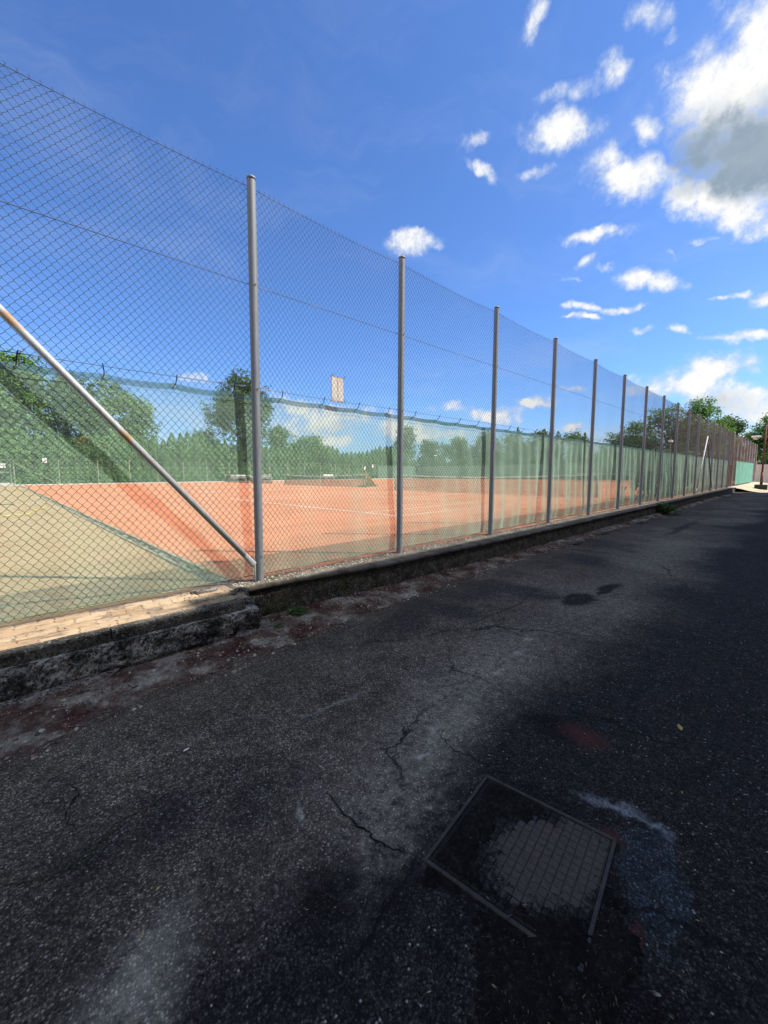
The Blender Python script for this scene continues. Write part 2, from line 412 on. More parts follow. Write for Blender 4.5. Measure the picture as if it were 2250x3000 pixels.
def m_net(cov, col, trans=.35):
    def fn(g):
        # a woven shade net: the weave covers a share of the area, more of it when seen along the cloth
        P = g.pos()
        n = g.noise(1.3, 4, .6, vec=g.scale(P, (1.6, 1., .5)))
        geo = g.new('ShaderNodeNewGeometry')
        ct = g.m('ABSOLUTE', g.dot(geo.outputs['Incoming'], geo.outputs['Normal']))
        ct = g.m('MAXIMUM', ct, .12)
        a = g.m('SUBTRACT', 1., g.m('POWER', 1.-cov, g.m('DIVIDE', 1., ct)))
        fac = g.m('MULTIPLY', a, g.ramp(n, (.3, .86), (.7, 1.12)), clamp=True)
        c = g.ramp(g.noise(2.3, 3, .6), (.3, tuple(.85*x for x in col)), (.7, tuple(1.15*x for x in col)))
        d = g.new('ShaderNodeBsdfDiffuse'); g.put(d.inputs[0], c)
        t = g.new('ShaderNodeBsdfTranslucent'); g.put(t.inputs[0], c)
        m1 = g.new('ShaderNodeMixShader'); m1.inputs[0].default_value = trans; g.l.new(d.outputs[0], m1.inputs[1]); g.l.new(t.outputs[0], m1.inputs[2])
        tr = g.new('ShaderNodeBsdfTransparent')
        m2 = g.new('ShaderNodeMixShader'); g.put(m2.inputs[0], fac); g.l.new(tr.outputs[0], m2.inputs[1]); g.l.new(m1.outputs[0], m2.inputs[2])
        return m2.outputs[0]
    return fn

def m_leaf(c0, c1, c2, trans=.3):
    def fn(g):
        r = g.rnd(); n = g.noise(.55, 3, .6)
        col = g.ramp(r, (0., c0), (.55, c1), (1., c2))
        col = g.mix(.6, col, g.ramp(n, (.35, .6), (.65, 1.35)), 'MULTIPLY')
        p = g.bsdf(col, .55, None, 0., .35)
        t = g.new('ShaderNodeBsdfTranslucent'); g.put(t.inputs[0], g.mix(.5, col, (.16, .22, .03), 'MIX'))
        m1 = g.new('ShaderNodeMixShader'); m1.inputs[0].default_value = trans; g.l.new(p, m1.inputs[1]); g.l.new(t.outputs[0], m1.inputs[2])
        return m1.outputs[0]
    return fn

def m_dirt(g):
    n = g.noise(3.2, 5, .65); n2 = g.noise(30., 5, .75); n3 = g.noise(120., 4, .75)
    col = g.ramp(n, (.36, (.070, .028, .026)), (.49, (.15, .105, .08)), (.61, (.36, .325, .26)))
    col = g.mix(.8, col, g.ramp(n2, (.3, .4), (.52, .95), (.72, 1.9)), 'MULTIPLY')
    col = g.mix(.5, col, g.ramp(n3, (.3, .4), (.7, 1.7)), 'MULTIPLY')
    col = g.mix(g.m('MULTIPLY', g.step(g.noise(5.1, 4, .7), .55, .66), .6), col, (.075, .036, .032))
    return g.bsdf(col, .95, g.bump(g.m('ADD', n2, n3), .9, .012), 0., .1)

def m_paver(g):
    r = g.rnd(); n = g.noise(11., 5, .7); n3 = g.noise(90., 3, .7)
    col = g.ramp(r, (0., (.35, .235, .14)), (.5, (.43, .305, .19)), (1., (.48, .355, .23)))
    col = g.mix(.55, col, g.ramp(n, (.3, .6), (.7, 1.25)), 'MULTIPLY')
    st = g.step(g.noise(3.2, 6, .75, vec=g.scale(g.pos(), (1., 2.6, 1.))), .50, .66)
    col = g.mix(g.m('MULTIPLY', st, .75), col, (.075, .05, .035))
    col = g.mix(.3, col, g.ramp(n3, (.3, .6), (.7, 1.3)), 'MULTIPLY')
    return g.bsdf(col, .9, g.bump(n3, .4, .005), 0., .15)

def m_lid(g):
    P = g.pos(); n = g.noise(7., 5, .7); n2 = g.noise(60., 4, .75)
    col = g.ramp(n2, (.3, (.040, .032, .022)), (.7, (.088, .070, .050)))
    col = g.mix(g.m('MULTIPLY', g.step(g.noise(9., 4, .65), .58, .7), .6), col, (.10, .045, .03))
    # soil lying over the corners of the lid
    mp = g.new('ShaderNodeMapping', vector_type='TEXTURE'); g.put(mp.inputs[0], P)
    mp.inputs['Location'].default_value = (.055, -.090, 0); mp.inputs['Rotation'].default_value = (0, 0, radians(-27)); mp.inputs['Scale'].default_value = (.27, .165, 1e4)
    ln = g.new('ShaderNodeVectorMath', operation='LENGTH'); g.l.new(mp.outputs[0], ln.inputs[0])
    d = g.m('ADD', ln.outputs['Value'], g.m('MULTIPLY', g.m('SUBTRACT', n, .5), 1.5))
    d = g.m('ADD', d, g.m('MULTIPLY', g.m('SUBTRACT', n2, .5), 1.5))
    f = g.step(d, .88, 1.05)
    soil = g.ramp(g.noise(110., 3, .7), (.3, (.007, .007, .007)), (.6, (.017, .016, .013)), (.78, (.05, .045, .03)))
    col = g.mix(f, col, soil)
    return g.bsdf(col, g.mix(f, (.55, .55, .55), (.95, .95, .95)), g.bump(n2, .5, .004), 0., .3)

def m_rust(g):
    n = g.noise(3., 5, .65); n2 = g.noise(30., 4, .7)
    col = g.ramp(n, (.3, (.10, .035, .022)), (.55, (.19, .075, .045)), (.75, (.26, .16, .10)))
    col = g.mix(.4, col, g.ramp(n2, (.3, .6), (.7, 1.3)), 'MULTIPLY')
    return g.bsdf(col, .8, None, .1, .3)

def m_sign(g):
    # old enamel plate, rust bleeding from the rim and down the middle seam
    P = g.pos(); x, y, z = g.sep(P)[0:3]
    e = g.m('MINIMUM', g.m('SUBTRACT', x, 2.95), g.m('SUBTRACT', 3.14, x))
    e2 = g.m('MINIMUM', g.m('SUBTRACT', z, 2.32), g.m('SUBTRACT', 2.62, z))
    e = g.m('MINIMUM', e, e2)
    mid = g.m('ABSOLUTE', g.m('SUBTRACT', x, 3.047))
    n = g.noise(40., 4, .7)
    r = g.m('MAXIMUM', g.step(g.m('ADD', e, g.m('MULTIPLY', g.m('SUBTRACT', n, .5), .03)), .012, .003), g.step(g.m('ADD', mid, g.m('MULTIPLY', n, .02)), .020, .011))
    col = g.mix(g.m('MULTIPLY', r, .9), g.ramp(n, (.3, (.70, .64, .57)), (.7, (.84, .80, .73))), (.42, .19, .07))
    return g.bsdf(col, .55)

def m_plaster(g):
    n = g.noise(1.2, 5, .65); n2 = g.noise(40., 4, .7)
    col = g.ramp(n, (.3, (.40, .36, .30)), (.7, (.50, .46, .39)))
    return g.bsdf(col, .9, g.bump(n2, .3, .01), 0., .2)

def m_grass(g):
    n = g.noise(.6, 5, .65); n2 = g.noise(12., 4, .75)
    col = g.ramp(n, (.3, (.045, .075, .020)), (.7, (.10, .13, .04)))
    col = g.mix(.5, col, g.ramp(n2, (.3, .5), (.7, 1.5)), 'MULTIPLY')
    return g.bsdf(col, .95, g.bump(n2, .6, .03), 0., .1)

def m_sand(g):
    n = g.noise(1.5, 5, .65); n2 = g.noise(14., 4, .75)
    col = g.ramp(n, (.3, (.36, .30, .17)), (.7, (.46, .41, .30)))
    col = g.mix(.5, col, g.ramp(n2, (.3, .6), (.7, 1.35)), 'MULTIPLY')
    return g.bsdf(col, .95, g.bump(n2, .6, .02), 0., .1)

M = {}
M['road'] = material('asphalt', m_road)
M['clay'] = material('clay', m_clay)
M['yard'] = material('yard_paving', m_yard)
M['face'] = material('wall_face', m_concrete((.13, .112, .085), (.045, .039, .032), .35, .65, (.075, .085, .03), True))
M['found'] = material('crumbling_concrete', m_concrete((.48, .45, .385), (.085, .078, .068), .42, .58, None, True, 1.))
M['coping'] = material('coping_concrete', m_concrete((.20, .175, .14), (.085, .07, .055), .35, .65, None, False))
M['lump'] = material('broken_concrete', m_concrete((.19, .17, .15), (.07, .06, .055), .35, .6, None, True))
M['slab'] = material('pale_slab', m_concrete((.26, .24, .21), (.10, .09, .08), .35, .6, None, True))
M['edging'] = material('edging_stone', m_concrete((.22, .195, .16), (.060, .054, .047), .38, .62, (.07, .072, .04), True))
M['paver'] = material('paver', m_paver)
M['galv'] = material('galvanised', m_galv((.235, .25, .27), .0, .4, .6))
M['galv2'] = material('galvanised_brace', m_galv((.40, .41, .41), .06, .2, .55))
M['galv3'] = material('galvanised_old', m_galv((.42, .40, .39), .5, .2, .6))
M['wire'] = material('mesh_wire', m_galv((.052, .062, .062), .0, .0, .7))
M['rustwire'] = material('rusty_mesh_wire', m_galv((.17, .135, .128), .05, .1, .7))
M['tens'] = material('tension_wire', m_galv((.10, .10, .105), .2, .3, .5))
M['net'] = material('shade_net', m_net(.315, (.42, .63, .48), .15))
M['nethem'] = material('shade_net_hem', m_net(.74, (.14, .27, .27), .2))
M['teal'] = material('teal_screen', m_net(.93, (.20, .42, .32), .25))
M['endscreen'] = material('end_screen', m_net(.9, (.16, .26, .19), .2))
M['tie'] = simple('tie', (.015, .016, .02), .5)
M['eyelet'] = simple('eyelet', (.6, .6, .58), .35, .1, metal=.6)
M['lid'] = material('lid', m_lid)
M['frame'] = simple('iron_frame', (.048, .041, .034), .7, .5, 20., bump=.4)
M['dirt'] = material('verge_dirt', m_dirt)
M['rust'] = material('rust', m_rust)
M['sign'] = material('enamel_plate', m_sign)
M['plaster'] = material('plaster', m_plaster)
M['grass'] = material('grass', m_grass)
M['sand'] = material('sand', m_sand)
M['white'] = simple('white_paint', (.82, .80, .75), .6, .12, 3.)
M['line'] = simple('line_tape', (.62, .57, .48), .7, .15, 2.)
M['greenpost'] = simple('pale_green_post', (.27, .32, .20), .6, .25, 4.)
M['gatepost'] = simple('grey_green_steel', (.22, .26, .21), .6, .25, 4.)
M['dark'] = simple('dark_paint', (.03, .032, .03), .6)
M['darkgreen'] = simple('dark_green_paint', (.03, .07, .045), .55)
M['black'] = simple('ink', (.015, .015, .03), .6, .05)
M['glass'] = simple('window_glass', (.02, .025, .03), .08, .1, spec=.6)
M['cord'] = simple('net_cord', (.035, .04, .035), .8)
M['bark'] = simple('bark', (.07, .055, .042), .95, .4, 9., bump=.6, bscale=20.)
M['straw'] = simple('straw', (.46, .33, .13), .9, .35, 30.)
M['yellow'] = simple('yellow_hose', (.55, .43, .08), .5, .15)
M['redpaint'] = simple('red_paint', (.28, .035, .03), .5)
M['pale'] = simple('pale_concrete', (.56, .50, .44), .9, .15, 3., bump=.3)
M['chip'] = material('stone_chip', lambda g: g.bsdf(g.ramp(g.rnd(), (0., (.06, .053, .047)), (.5, (.13, .118, .105)), (.85, (.26, .24, .21)), (1., (.52, .50, .45))), .8))
M['chipdark'] = material('verge_chip', lambda g: g.bsdf(g.ramp(g.rnd(), (0., (.06, .042, .034)), (.5, (.20, .16, .12)), (1., (.56, .52, .45))), .85))
M['pebble'] = material('sunlit_pebble', lambda g: g.bsdf(g.ramp(g.rnd(), (0., (.20, .12, .08)), (.5, (.38, .30, .22)), (1., (.55, .51, .43))), .85))
M['litter'] = material('dead_leaf', lambda g: g.bsdf(g.ramp(g.rnd(), (0., (.07, .026, .022)), (.5, (.16, .070, .055)), (.82, (.26, .15, .10)), (1., (.46, .36, .25))), .85))
M['leafA'] = material('broad_leaf', m_leaf((.060, .142, .027), (.108, .23, .043), (.19, .33, .07)))
M['leafB'] = material('pale_leaf', m_leaf((.078, .158, .042), (.14, .25, .066), (.22, .35, .10)))
M['leafC'] = material('dark_leaf', m_leaf((.032, .066, .020), (.062, .118, .032), (.11, .175, .05)))
M['thuja'] = material('conifer_spray', m_leaf((.046, .118, .028), (.085, .192, .044), (.135, .26, .064), .2))
M['yellowleaf'] = material('yellow_leaf', m_leaf((.20, .17, .03), (.32, .27, .05), (.42, .36, .08)))
M['weed'] = material('weed_leaf', m_leaf((.05, .11, .02), (.08, .17, .03), (.12, .22, .05)))
M['pebblebed'] = simple('joint_sand', (.24, .175, .12), .95, .45, 20.)
M['courtkerb'] = simple('court_kerb_concrete', (.30, .25, .17), .95, .4, 4., bump=.4)
M['litter2'] = material('dry_grass_bits', lambda g: g.bsdf(g.ramp(g.rnd(), (0., (.012, .011, .008)), (.7, (.06, .052, .033)), (1., (.22, .19, .12))), .9))
M['soil'] = material('dark_soil', lambda g: g.bsdf(g.mix(.7, g.ramp(g.noise(60., 4, .75), (.3, (.005, .0046, .004)), (.55, (.012, .0105, .009)), (.72, (.045, .038, .027))), g.ramp(g.noise(9., 4, .6), (.35, .5), (.65, 1.4)), 'MULTIPLY'), .95, g.bump(g.noise(150., 3, .7), .8, .006), 0., .1))
M['moss'] = simple('crack_moss', (.045, .045, .020), .95, .6, 30., bump=.6)
# ------------------------------------------------------------------ ground and road
LEAN = .01419
def lean(x, z): return x+LEAN*(z-G)
mb = MB()
ys = [(-1500, -.06), (-60, -.06), (-.12, -.06), (-.10, .31), (70, .31), (1500, .31)]
xs = [-1500, -60, 0, 60, 150, 1500]
mb.v = [(x, y, z) for y, z in ys for x in xs]
n = len(xs)
mb.f = [(j*n+i, j*n+i+1, (j+1)*n+i+1, (j+1)*n+i) for j in range(len(ys)-1) for i in range(n-1)]
struct('ground', mb, M['grass'])
mb = MB().grid(60, 6, lambda u, v: (-30+200*u, -5.9+5.65*v, 0))
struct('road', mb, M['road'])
# clay courts, yard, channel between them
mb = MB().grid(20, 20, lambda u, v: (1.72+63.5*u, .06+53.9*v, .329))
struct('court_ground', mb, M['clay'])
mb = MB().grid(10, 20, lambda u, v: (-25+26.52*u, .06+53.9*v, .329))
struct('yard', mb, M['yard'])
mb = MB().grid(4, 20, lambda u, v: (1.50+.24*u, .06+53.9*v, .322))
struct('channel_bed', mb, M['dirt'])
mb = MB()
for j in range(22):
    y0 = .9+j*2.0; e = .012*mn.noise(Vector((j*1.3, 0, 0)))
    mb.bbox(1.515+e, y0+.012, .29, 1.56+e, y0+1.985, .352+e*.6, .005)
    mb.bbox(1.665-e, y0+.03, .29, 1.715-e, y0+1.99, .349-e*.5, .005)
ch = mb.build('court_kerb', M['courtkerb']); tag(ch, 'pair of low concrete edging strips dividing the clay court from the beige yard', 'kerb')
# end strip of pale kerb along the far side
mb = MB()
for i in range(30): mb.bbox(-6+i*2.4+.01, 53.97, .29, -6+i*2.4+2.39, 54.12, .46, .01)
tag(mb.build('far_kerb', M['pale']), 'low pale concrete kerb along the far edge of the clay courts', 'kerb')
# court markings
mb = MB()
def line(x0, y0, x1, y1, w=.05):
    if abs(x1-x0) > abs(y1-y0): mb.box(x0, y0-w/2, .3292, x1, y0+w/2, .3335)
    else: mb.box(x0-w/2, y0, .3292, x0+w/2, y1, .3335)
def court(x0, y0):
    L, W = 23.77, 10.97
    line(x0, y0, x0+L, y0); line(x0, y0+W, x0+L, y0+W)
    line(x0, y0+1.37, x0+L, y0+1.37); line(x0, y0+W-1.37, x0+L, y0+W-1.37)
    line(x0, y0+.026, x0, y0+W-.026, .09); line(x0+L, y0+.026, x0+L, y0+W-.026)
    line(x0+L/2-6.4, y0+1.40, x0+L/2-6.4, y0+W-1.40); line(x0+L/2+6.4, y0+1.40, x0+L/2+6.4, y0+W-1.40)
    line(x0+L/2-6.37, y0+W/2, x0+L/2+6.37, y0+W/2)
COURTS = [(7.60, 3.50), (9.6, 21.6), (10.5, 39.0), (38.5, 3.5), (38.5, 21.6)]
for c in COURTS: court(*c)
struct('court_lines', mb, M['line'])

# sandy verge past the end of the wall
def sandz(x, y): return .004+.34*sst(-1.9, .2, y)+.05*fbm(x*.7, y*.9)*sst(-2, -1.2, y)
mb = MB().grid(90, 20, lambda u, v: (38.2+60*u, -2.3+2.6*v, max(.004, sandz(38.2+60*u, -2.3+2.6*v)) if v > .02 else -.02))
struct('sandy_verge', mb, M['sand'], smooth=True)

# ------------------------------------------------------------------ wall under the fence (right) and old kerb (left)
def ce(x):
    return -.17-.19*sst(1.7, 3.8, x)-.04*sst(4, 7, x)+.018*fbm(x*2.1, 3.3)+.008*fbm(x*9., 1.3)
w = thing('retaining_wall', 'low mossy concrete wall with a grey coping running along the foot of the fence', 'wall', (1.65, -.2, 0))
mb = MB()
NX = 520
def xf(u): return 1.60+36.8*u**1.7
def wf(u, v):
    x = xf(u); z = -.05+.345*v
    d = .045*fbm(x*5, z*7)+.022*fbm(x*17, z*21)
    rec = .035+.02*sst(.55, 1., v)
    return (x, ce(x)+rec+d*.9-.03*(1-v), z)
mb.grid(NX, 12, wf); mb.build('wall_face', M['face'], w, smooth=True)
mb = MB()
def cf(u, v):
    x = xf(u)
    e = ce(x)
    prof = [(e+.06, .282), (e+.008, .285), (e-.002, .30), (e, .322), (e+.012, .333), (e+.12, .335), (.11, .334), (.12, .30)]
    y, z = prof[int(round(v*7))]
    return (x, y+.004*fbm(x*13, z*30), z+.007*fbm(x*3, y*4)+.003*fbm(x*20, y*20))
mb.grid(NX, 7, cf); mb.build('coping', M['coping'], w, smooth=True)
mb = MB(); mb.box(38.3, ce(38.3), -.05, 38.52, .11, .31); mb.box(1.62, -.15, -.05, 1.66, .1, .32); mb.build('end_block', M['face'], w)

k = thing('kerb_wall', 'old kerb of pale edging stones on crumbling concrete beside the beige pavers', 'kerb', (0, -.5, 0))
mb = MB()
def ff(u, v):
    x = 1.64-9.64*(1-u)**1.8; t = v
    prof = [(-.30, -.06), (-.50, -.02), (-.545, .03), (-.565, .075), (-.56, .13), (-.553, .18), (-.545, .225), (-.535, .243), (-.50, .25), (-.40, .25)]
    fi = v*9; i = min(8, int(fi)); f = fi-i
    y = prof[i][0]*(1-f)+prof[i+1][0]*f; z = prof[i][1]*(1-f)+prof[i+1][1]*f
    d = .030*fbm(x*4.1, z*6)+.034*fbm(x*13, z*16)+.030*fbm(x*38, z*42)+.014*fbm(x*90, z*90)
    if .05 < v < .32: z += .018*fbm(x*5, 7.)+.012*fbm(x*18, 7.)
    return (x, y+d*(1 if v < .8 else .3), z-.010*abs(fbm(x*9, 2.))*(1 if v > .6 else 0))
mb.grid(1100, 40, ff); mb.build('foundation', M['found'], k, smooth=True)
for i in range(10):
    x1 = 1.53-i*1.02; e = .006*mn.noise(Vector((i*2.2, 4, 0)))
    mb = MB(); 
    def ef(u, v, x1=x1, e=e):
        x = x1-1.008+1.008*u
        prof = [(-.40, .238), (-.505, .238), (-.512, .25), (-.513, .318), (-.505, .332), (-.425, .336), (-.42, .30)]
        y, z = prof[int(round(v*6))]
        return (x, y+e+.010*fbm(x*8, z*12)+.006*fbm(x*35, z*40), z+e*.5+.005*fbm(x*9, y*9)-.012*max(0, fbm(x*14, 8.8)-.12)*(1 if .3 < v < .9 else 0))
    mb.grid(90, 6, ef)
    for xx, q in ((x1-1.008, 1), (x1, -1)):
        vs = [(xx, -.40+e, .238), (xx, -.51+e, .24), (xx, -.51+e, .325), (xx, -.425+e, .334), (xx, -.42+e, .30)]
        mb.add(vs, [tuple(range(5))])
    mb.build('edging_stone', M['edging'], k, smooth=False)
# interlocking pavers
mb = MB()
def paver(cx, cy, lx, ly, a=.008):
    gp = .005; x0, x1, y0, y1 = cx-lx/2+gp/2, cx+lx/2-gp/2, cy-ly/2+gp/2, cy+ly/2-gp/2
    P = []
    for t, s_ in ((0, 1), (.25, -1), (.5, 1), (.75, -1), (1, 1)): P.append((x0+(x1-x0)*t, y0+a*s_*(.6 if t in (0, 1) else 1)))
    for t, s_ in ((.33, -1), (.66, 1)): P.append((x1+a*s_*.9, y0+(y1-y0)*t))
    for t, s_ in ((1, 1), (.75, -1), (.5, 1), (.25, -1), (0, 1)): P.append((x0+(x1-x0)*t, y1+a*s_*(.6 if t in (0, 1) else 1)))
    for t, s_ in ((.66, 1), (.33, -1)): P.append((x0+a*s_*.9, y0+(y1-y0)*t))
    dz = .004*random.uniform(-1, 1); tx = random.uniform(-.012, .012); ty = random.uniform(-.015, .015)
    c = Vector((cx, cy))
    def zz(x, y): return .334+dz+(x-cx)*tx+(y-cy)*ty
    kk = len(P); q = []
    for f, dzz in ((1., -.05), (1., -.007), (.955, 0.)):
        for x, y in P:
            xx = cx+(x-cx)*f; yy = cy+(y-cy)*f; q.append((xx, yy, zz(xx, yy)+dzz))
    fs = [tuple(range(2*kk, 3*kk))]
    for r in range(2):
        for i in range(kk): fs.append((r*kk+i, r*kk+(i+1) % kk, (r+1)*kk+(i+1) % kk, (r+1)*kk+i))
    mb.add(q, fs)
for r, yc in enumerate((-.352, -.22, -.088, .044)):
    x = 1.50-(.115 if r % 2 else 0)
    while x > -7.8: paver(x-.115, yc, .23, .132); x -= .23
struct('pavement', mb, M['paver'])
mb = MB().grid(10, 2, lambda u, v: (-8+9.6*u, -.45+.62*v, .3305)); struct('pavement_bed', mb, M['pebblebed'])

# broken corner between kerb and wall
lb = MB().rock((1.585, -.215, .27), .115, 3, .5, (1.0, 1.1, .75), 12, 16, 2.2)
lb.rock((1.63, -.30, .19), .08, 5, .5, (1., .8, 1.), 8, 12, 2.2)
tag(lb.build('concrete_lump', M['lump'], smooth=False, org=(1.6, -.2, .2)), 'jagged lump of broken concrete at the joint where paver kerb meets wall', 'rubble')
sl = MB()
def slab(mb, c, lx, ly, lz, rz, tilt, seed):
    Mx = Matrix.Translation(c) @ Matrix.Rotation(rz, 4, 'Z') @ Matrix.Rotation(tilt, 4, 'X')
    nn = 9; P = []
    for i in range(nn):
        a = 2*pi*(i+.35*mn.noise(Vector((i*1.7, seed, 0))))/nn; q = 1+.55*mn.noise(Vector((seed*2.3, i*.9, 0)))
        ca, sa = cos(a), sin(a); s_ = 1/max(abs(ca), abs(sa))**.75
        P.append((ca*s_*lx/2*q, sa*s_*ly/2*q))
    o = MB().prism(P, -lz/2, lz/2)
    mb.add([tuple(Mx @ Vector((v[0], v[1], v[2]+.3*lz*mn.noise(Vector((v[0]*20, v[1]*20, seed)))))) for v in o.v], o.f)
SL = [((.03, -.60, .045), .95, .055, .02, .03, .5, 1, 'long thin pale slab lying at the foot of the crumbling kerb'),
      ((1.55, -.555, .05), .28, .10, .026, .22, .5, 2, 'small pale slab chip leaning on the kerb foot near the first weed'),
      ((1.36, -.02, .345), .22, .09, .03, -.2, .05, 3, 'pale bar of broken concrete lying on the pavers at the fence foot'),
      ((8.6, -.66, .03), .55, .28, .05, .1, -.12, 4, 'flat broken slab tilted in the gutter beside the wall, nearest of four'),
      ((10.3, -.60, .03), .7, .25, .05, -.05, -.1, 5, 'flat broken slab in the gutter beside the wall, second of four'),
      ((13.4, -.66, .03), .8, .3, .06, .06, -.1, 6, 'flat broken slab in the gutter beside the wall, third of four'),
      ((30.5, -.75, .04), 1.3, .4, .08, .02, -.1, 7, 'flat pale slab in the gutter near the far end of the wall')]
for c, a, b, h, rz, ti, sd, lb_ in SL:
    m_ = MB(); slab(m_, c, a, b, h, rz, ti, sd); tag(m_.build('broken_slab', M['slab'], org=c), lb_, 'rubble', 'broken slabs along the wall')

# dirt along the foot of the wall
def vedge(x):
    b = -1.32+.28*sst(-.2, .9, x)+.22*sst(1.6, 3.6, x)+.14*sst(3.6, 6, x)
    return b+.17*fbm(x*1.1, 5.5)+.07*fbm(x*5, 2.2)+.03*fbm(x*17, 2.2)
def vtop(x): return -.28 if x > 1.62 else -.45
def vz(x, y, v): return (.042*(1-v**2)+.024*fbm(x*6, y*6)+.018*fbm(x*22, y*22))*(1-v**6)-.010*v**8
def vf(u, v):
    x = -4+34*u**1.6; e = vedge(x); y0 = vtop(x); y = y0+(e-y0)*v
    return (x, y, vz(x, y, v))
mb = MB().grid(620, 26, vf); struct('dirt_verge', mb, M['dirt'], smooth=True)

# ------------------------------------------------------------------ stuff lying about: stone chips, pebbles, dead leaves
def chips(name, mat, n, fn, seed):
    rnd = random.Random(seed); mb = MB(); c = 0
    while c < n:
        q = fn(rnd)
        if q is None: continue
        x, y, z, s_ = q; c += 1
        a = rnd.uniform(0, 6.28); el = rnd.uniform(.45, 1.); hh = rnd.uniform(.25, .6)
        ex = (cos(a)*s_, sin(a)*s_); ey = (-sin(a)*s_*el, cos(a)*s_*el)
        P = []
        for t, rr in ((.1, 1), (1.2, .85), (2.2, 1.1), (3.3, .8), (4.4, 1.05), (5.4, .8)):
            rr *= rnd.uniform(.75, 1.2); P.append((x+ex[0]*cos(t)*rr+ey[0]*sin(t)*rr, y+ex[1]*cos(t)*rr+ey[1]*sin(t)*rr))
        o = len(mb.v)
        mb.v += [(px, py, z-.001) for px, py in P]+[((px*.6+x*.4), (py*.6+y*.4), z+hh*s_*rnd.uniform(.7, 1.2)) for px, py in P]
        mb.f += [(o+i, o+(i+1) % 6, o+6+(i+1) % 6, o+6+i) for i in range(6)]+[tuple(o+6+i for i in range(6))]
    ob = mb.build(name, mat); return tag(ob, kind='stuff')
def road_chip(r):
    d = r.random()**.55*9; x = r.uniform(-.6, 1)*d+.2; y = r.uniform(-3.93, -.6)
    if x < -1 or x > 8 or (abs(x-1.37) < .36 and abs(y+3.26) < .34): return None
    if r.random() > .25+1.6*max(0, fbm(x*2.2, y*2.2, 3.)+.12): return None
    s_ = .0009+.0046*r.random()**5
    if r.random() < .012: s_ = r.uniform(.005, .010)
    return x, y, 0, s_
tag(chips('road_chips', M['chip'], 3800, road_chip, 3), 'pale stone chips scattered over the dark asphalt', 'gravel')
def verge_chip(r):
    x = -2+12*r.random()**1.5; y0 = vtop(x)-.05; e = vedge(x); y = y0+(e-.06-y0)*r.random()**1.2
    v = (y-vtop(x))/(e-vtop(x))
    if v < .02 or fbm(x*2.3, y*5+4) < .03 and r.random() < .8: return None
    return x, y, max(0, vz(x, y, v)), .003+.017*r.random()**4
tag(chips('verge_gravel', M['chipdark'], 5200, verge_chip, 4), 'fragments of stone in the dirt along the wall', 'gravel')
def sun_peb(r):
    x = 1.65+18*r.random()**1.8; y = r.uniform(-.13, .22)+r.gauss(0, .03)
    if y < ce(x)+.05: return None
    return x, y, .336, .005+.012*r.random()**3
tag(chips('coping_pebbles', M['pebble'], 2600, sun_peb, 5), 'pale pebbles and crumbs at the foot of the fence posts', 'gravel')
def kerb_deb(r):
    x = r.gauss(1.33, .13); y = r.uniform(-.3, .1)
    if x > 1.6: return None
    return x, y, .336, .004+.010*r.random()**3
tag(chips('kerb_crumbs', M['pebble'], 170, kerb_deb, 6), 'crumbs of concrete on the pavers at the broken corner', 'gravel')
def leaves(name, mat, n, fn, seed, label):
    rnd = random.Random(seed); mb = MB(); c = 0
    while c < n:
        q = fn(rnd)
        if q is None: continue
        x, y, z, s_ = q; c += 1
        N = Vector((rnd.gauss(0, .45), rnd.gauss(0, .45), 1)).normalized(); t = N.orthogonal().normalized()
        t = Matrix.Rotation(rnd.uniform(0, 6.28), 3, N) @ t; b = N.cross(t); p = Vector((x, y, z+.004))
        L, W = s_*rnd.uniform(.8, 1.3), s_*rnd.uniform(.12, .45)
        mb.add([tuple(p-t*L), tuple(p-b*W+N*W*.4), tuple(p+t*L), tuple(p+b*W+N*W*.4)], [(0, 1, 2, 3)])
    return tag(mb.build(name, mat), label, 'leaf litter', kind='stuff')
def lit(r):
    x = -2+14*r.random()**1.5; y0 = vtop(x); e = vedge(x); v = r.random()**.8
    if fbm(x*2.1, v*2.2+3) < .02 and r.random() < .9: return None
    y = y0+(e-.01-y0)*v
    return x, y, max(0, vz(x, y, v))+r.uniform(0, .010), .006+.014*r.random()**2.5
leaves('leaf_litter', M['litter'], 15000, lit, 8, 'dead leaves and plant litter in the dirt beside the wall')
def lit2(r):
    x = -4+9*r.random(); y = r.uniform(-3.9, -.9)
    if r.random() > .4+.6*sst(1.2, 2.2, x): return None
    return x, y, 0, .004+.008*r.random()**2
leaves('straw_litter', M['straw'], 420, lit2, 9, 'bits of straw and seed scattered on the asphalt')
def lit4(r):
    x = r.gauss(1.05, .22); y = r.gauss(-3.55, .20)
    return x, y, .004, .002+.007*r.random()**2.5
leaves('soil_litter', M['litter2'], 1500, lit4, 19, 'bits of dry grass and seed in the soil below the iron cover')
def lit3(r):
    x = -2+3.55*r.random(); y = r.uniform(-.42, .12)
    return x, y, .338, .006+.014*r.random()**2
leaves('kerb_litter', M['litter'], 260, lit3, 10, 'dead leaves on the pale pavers')
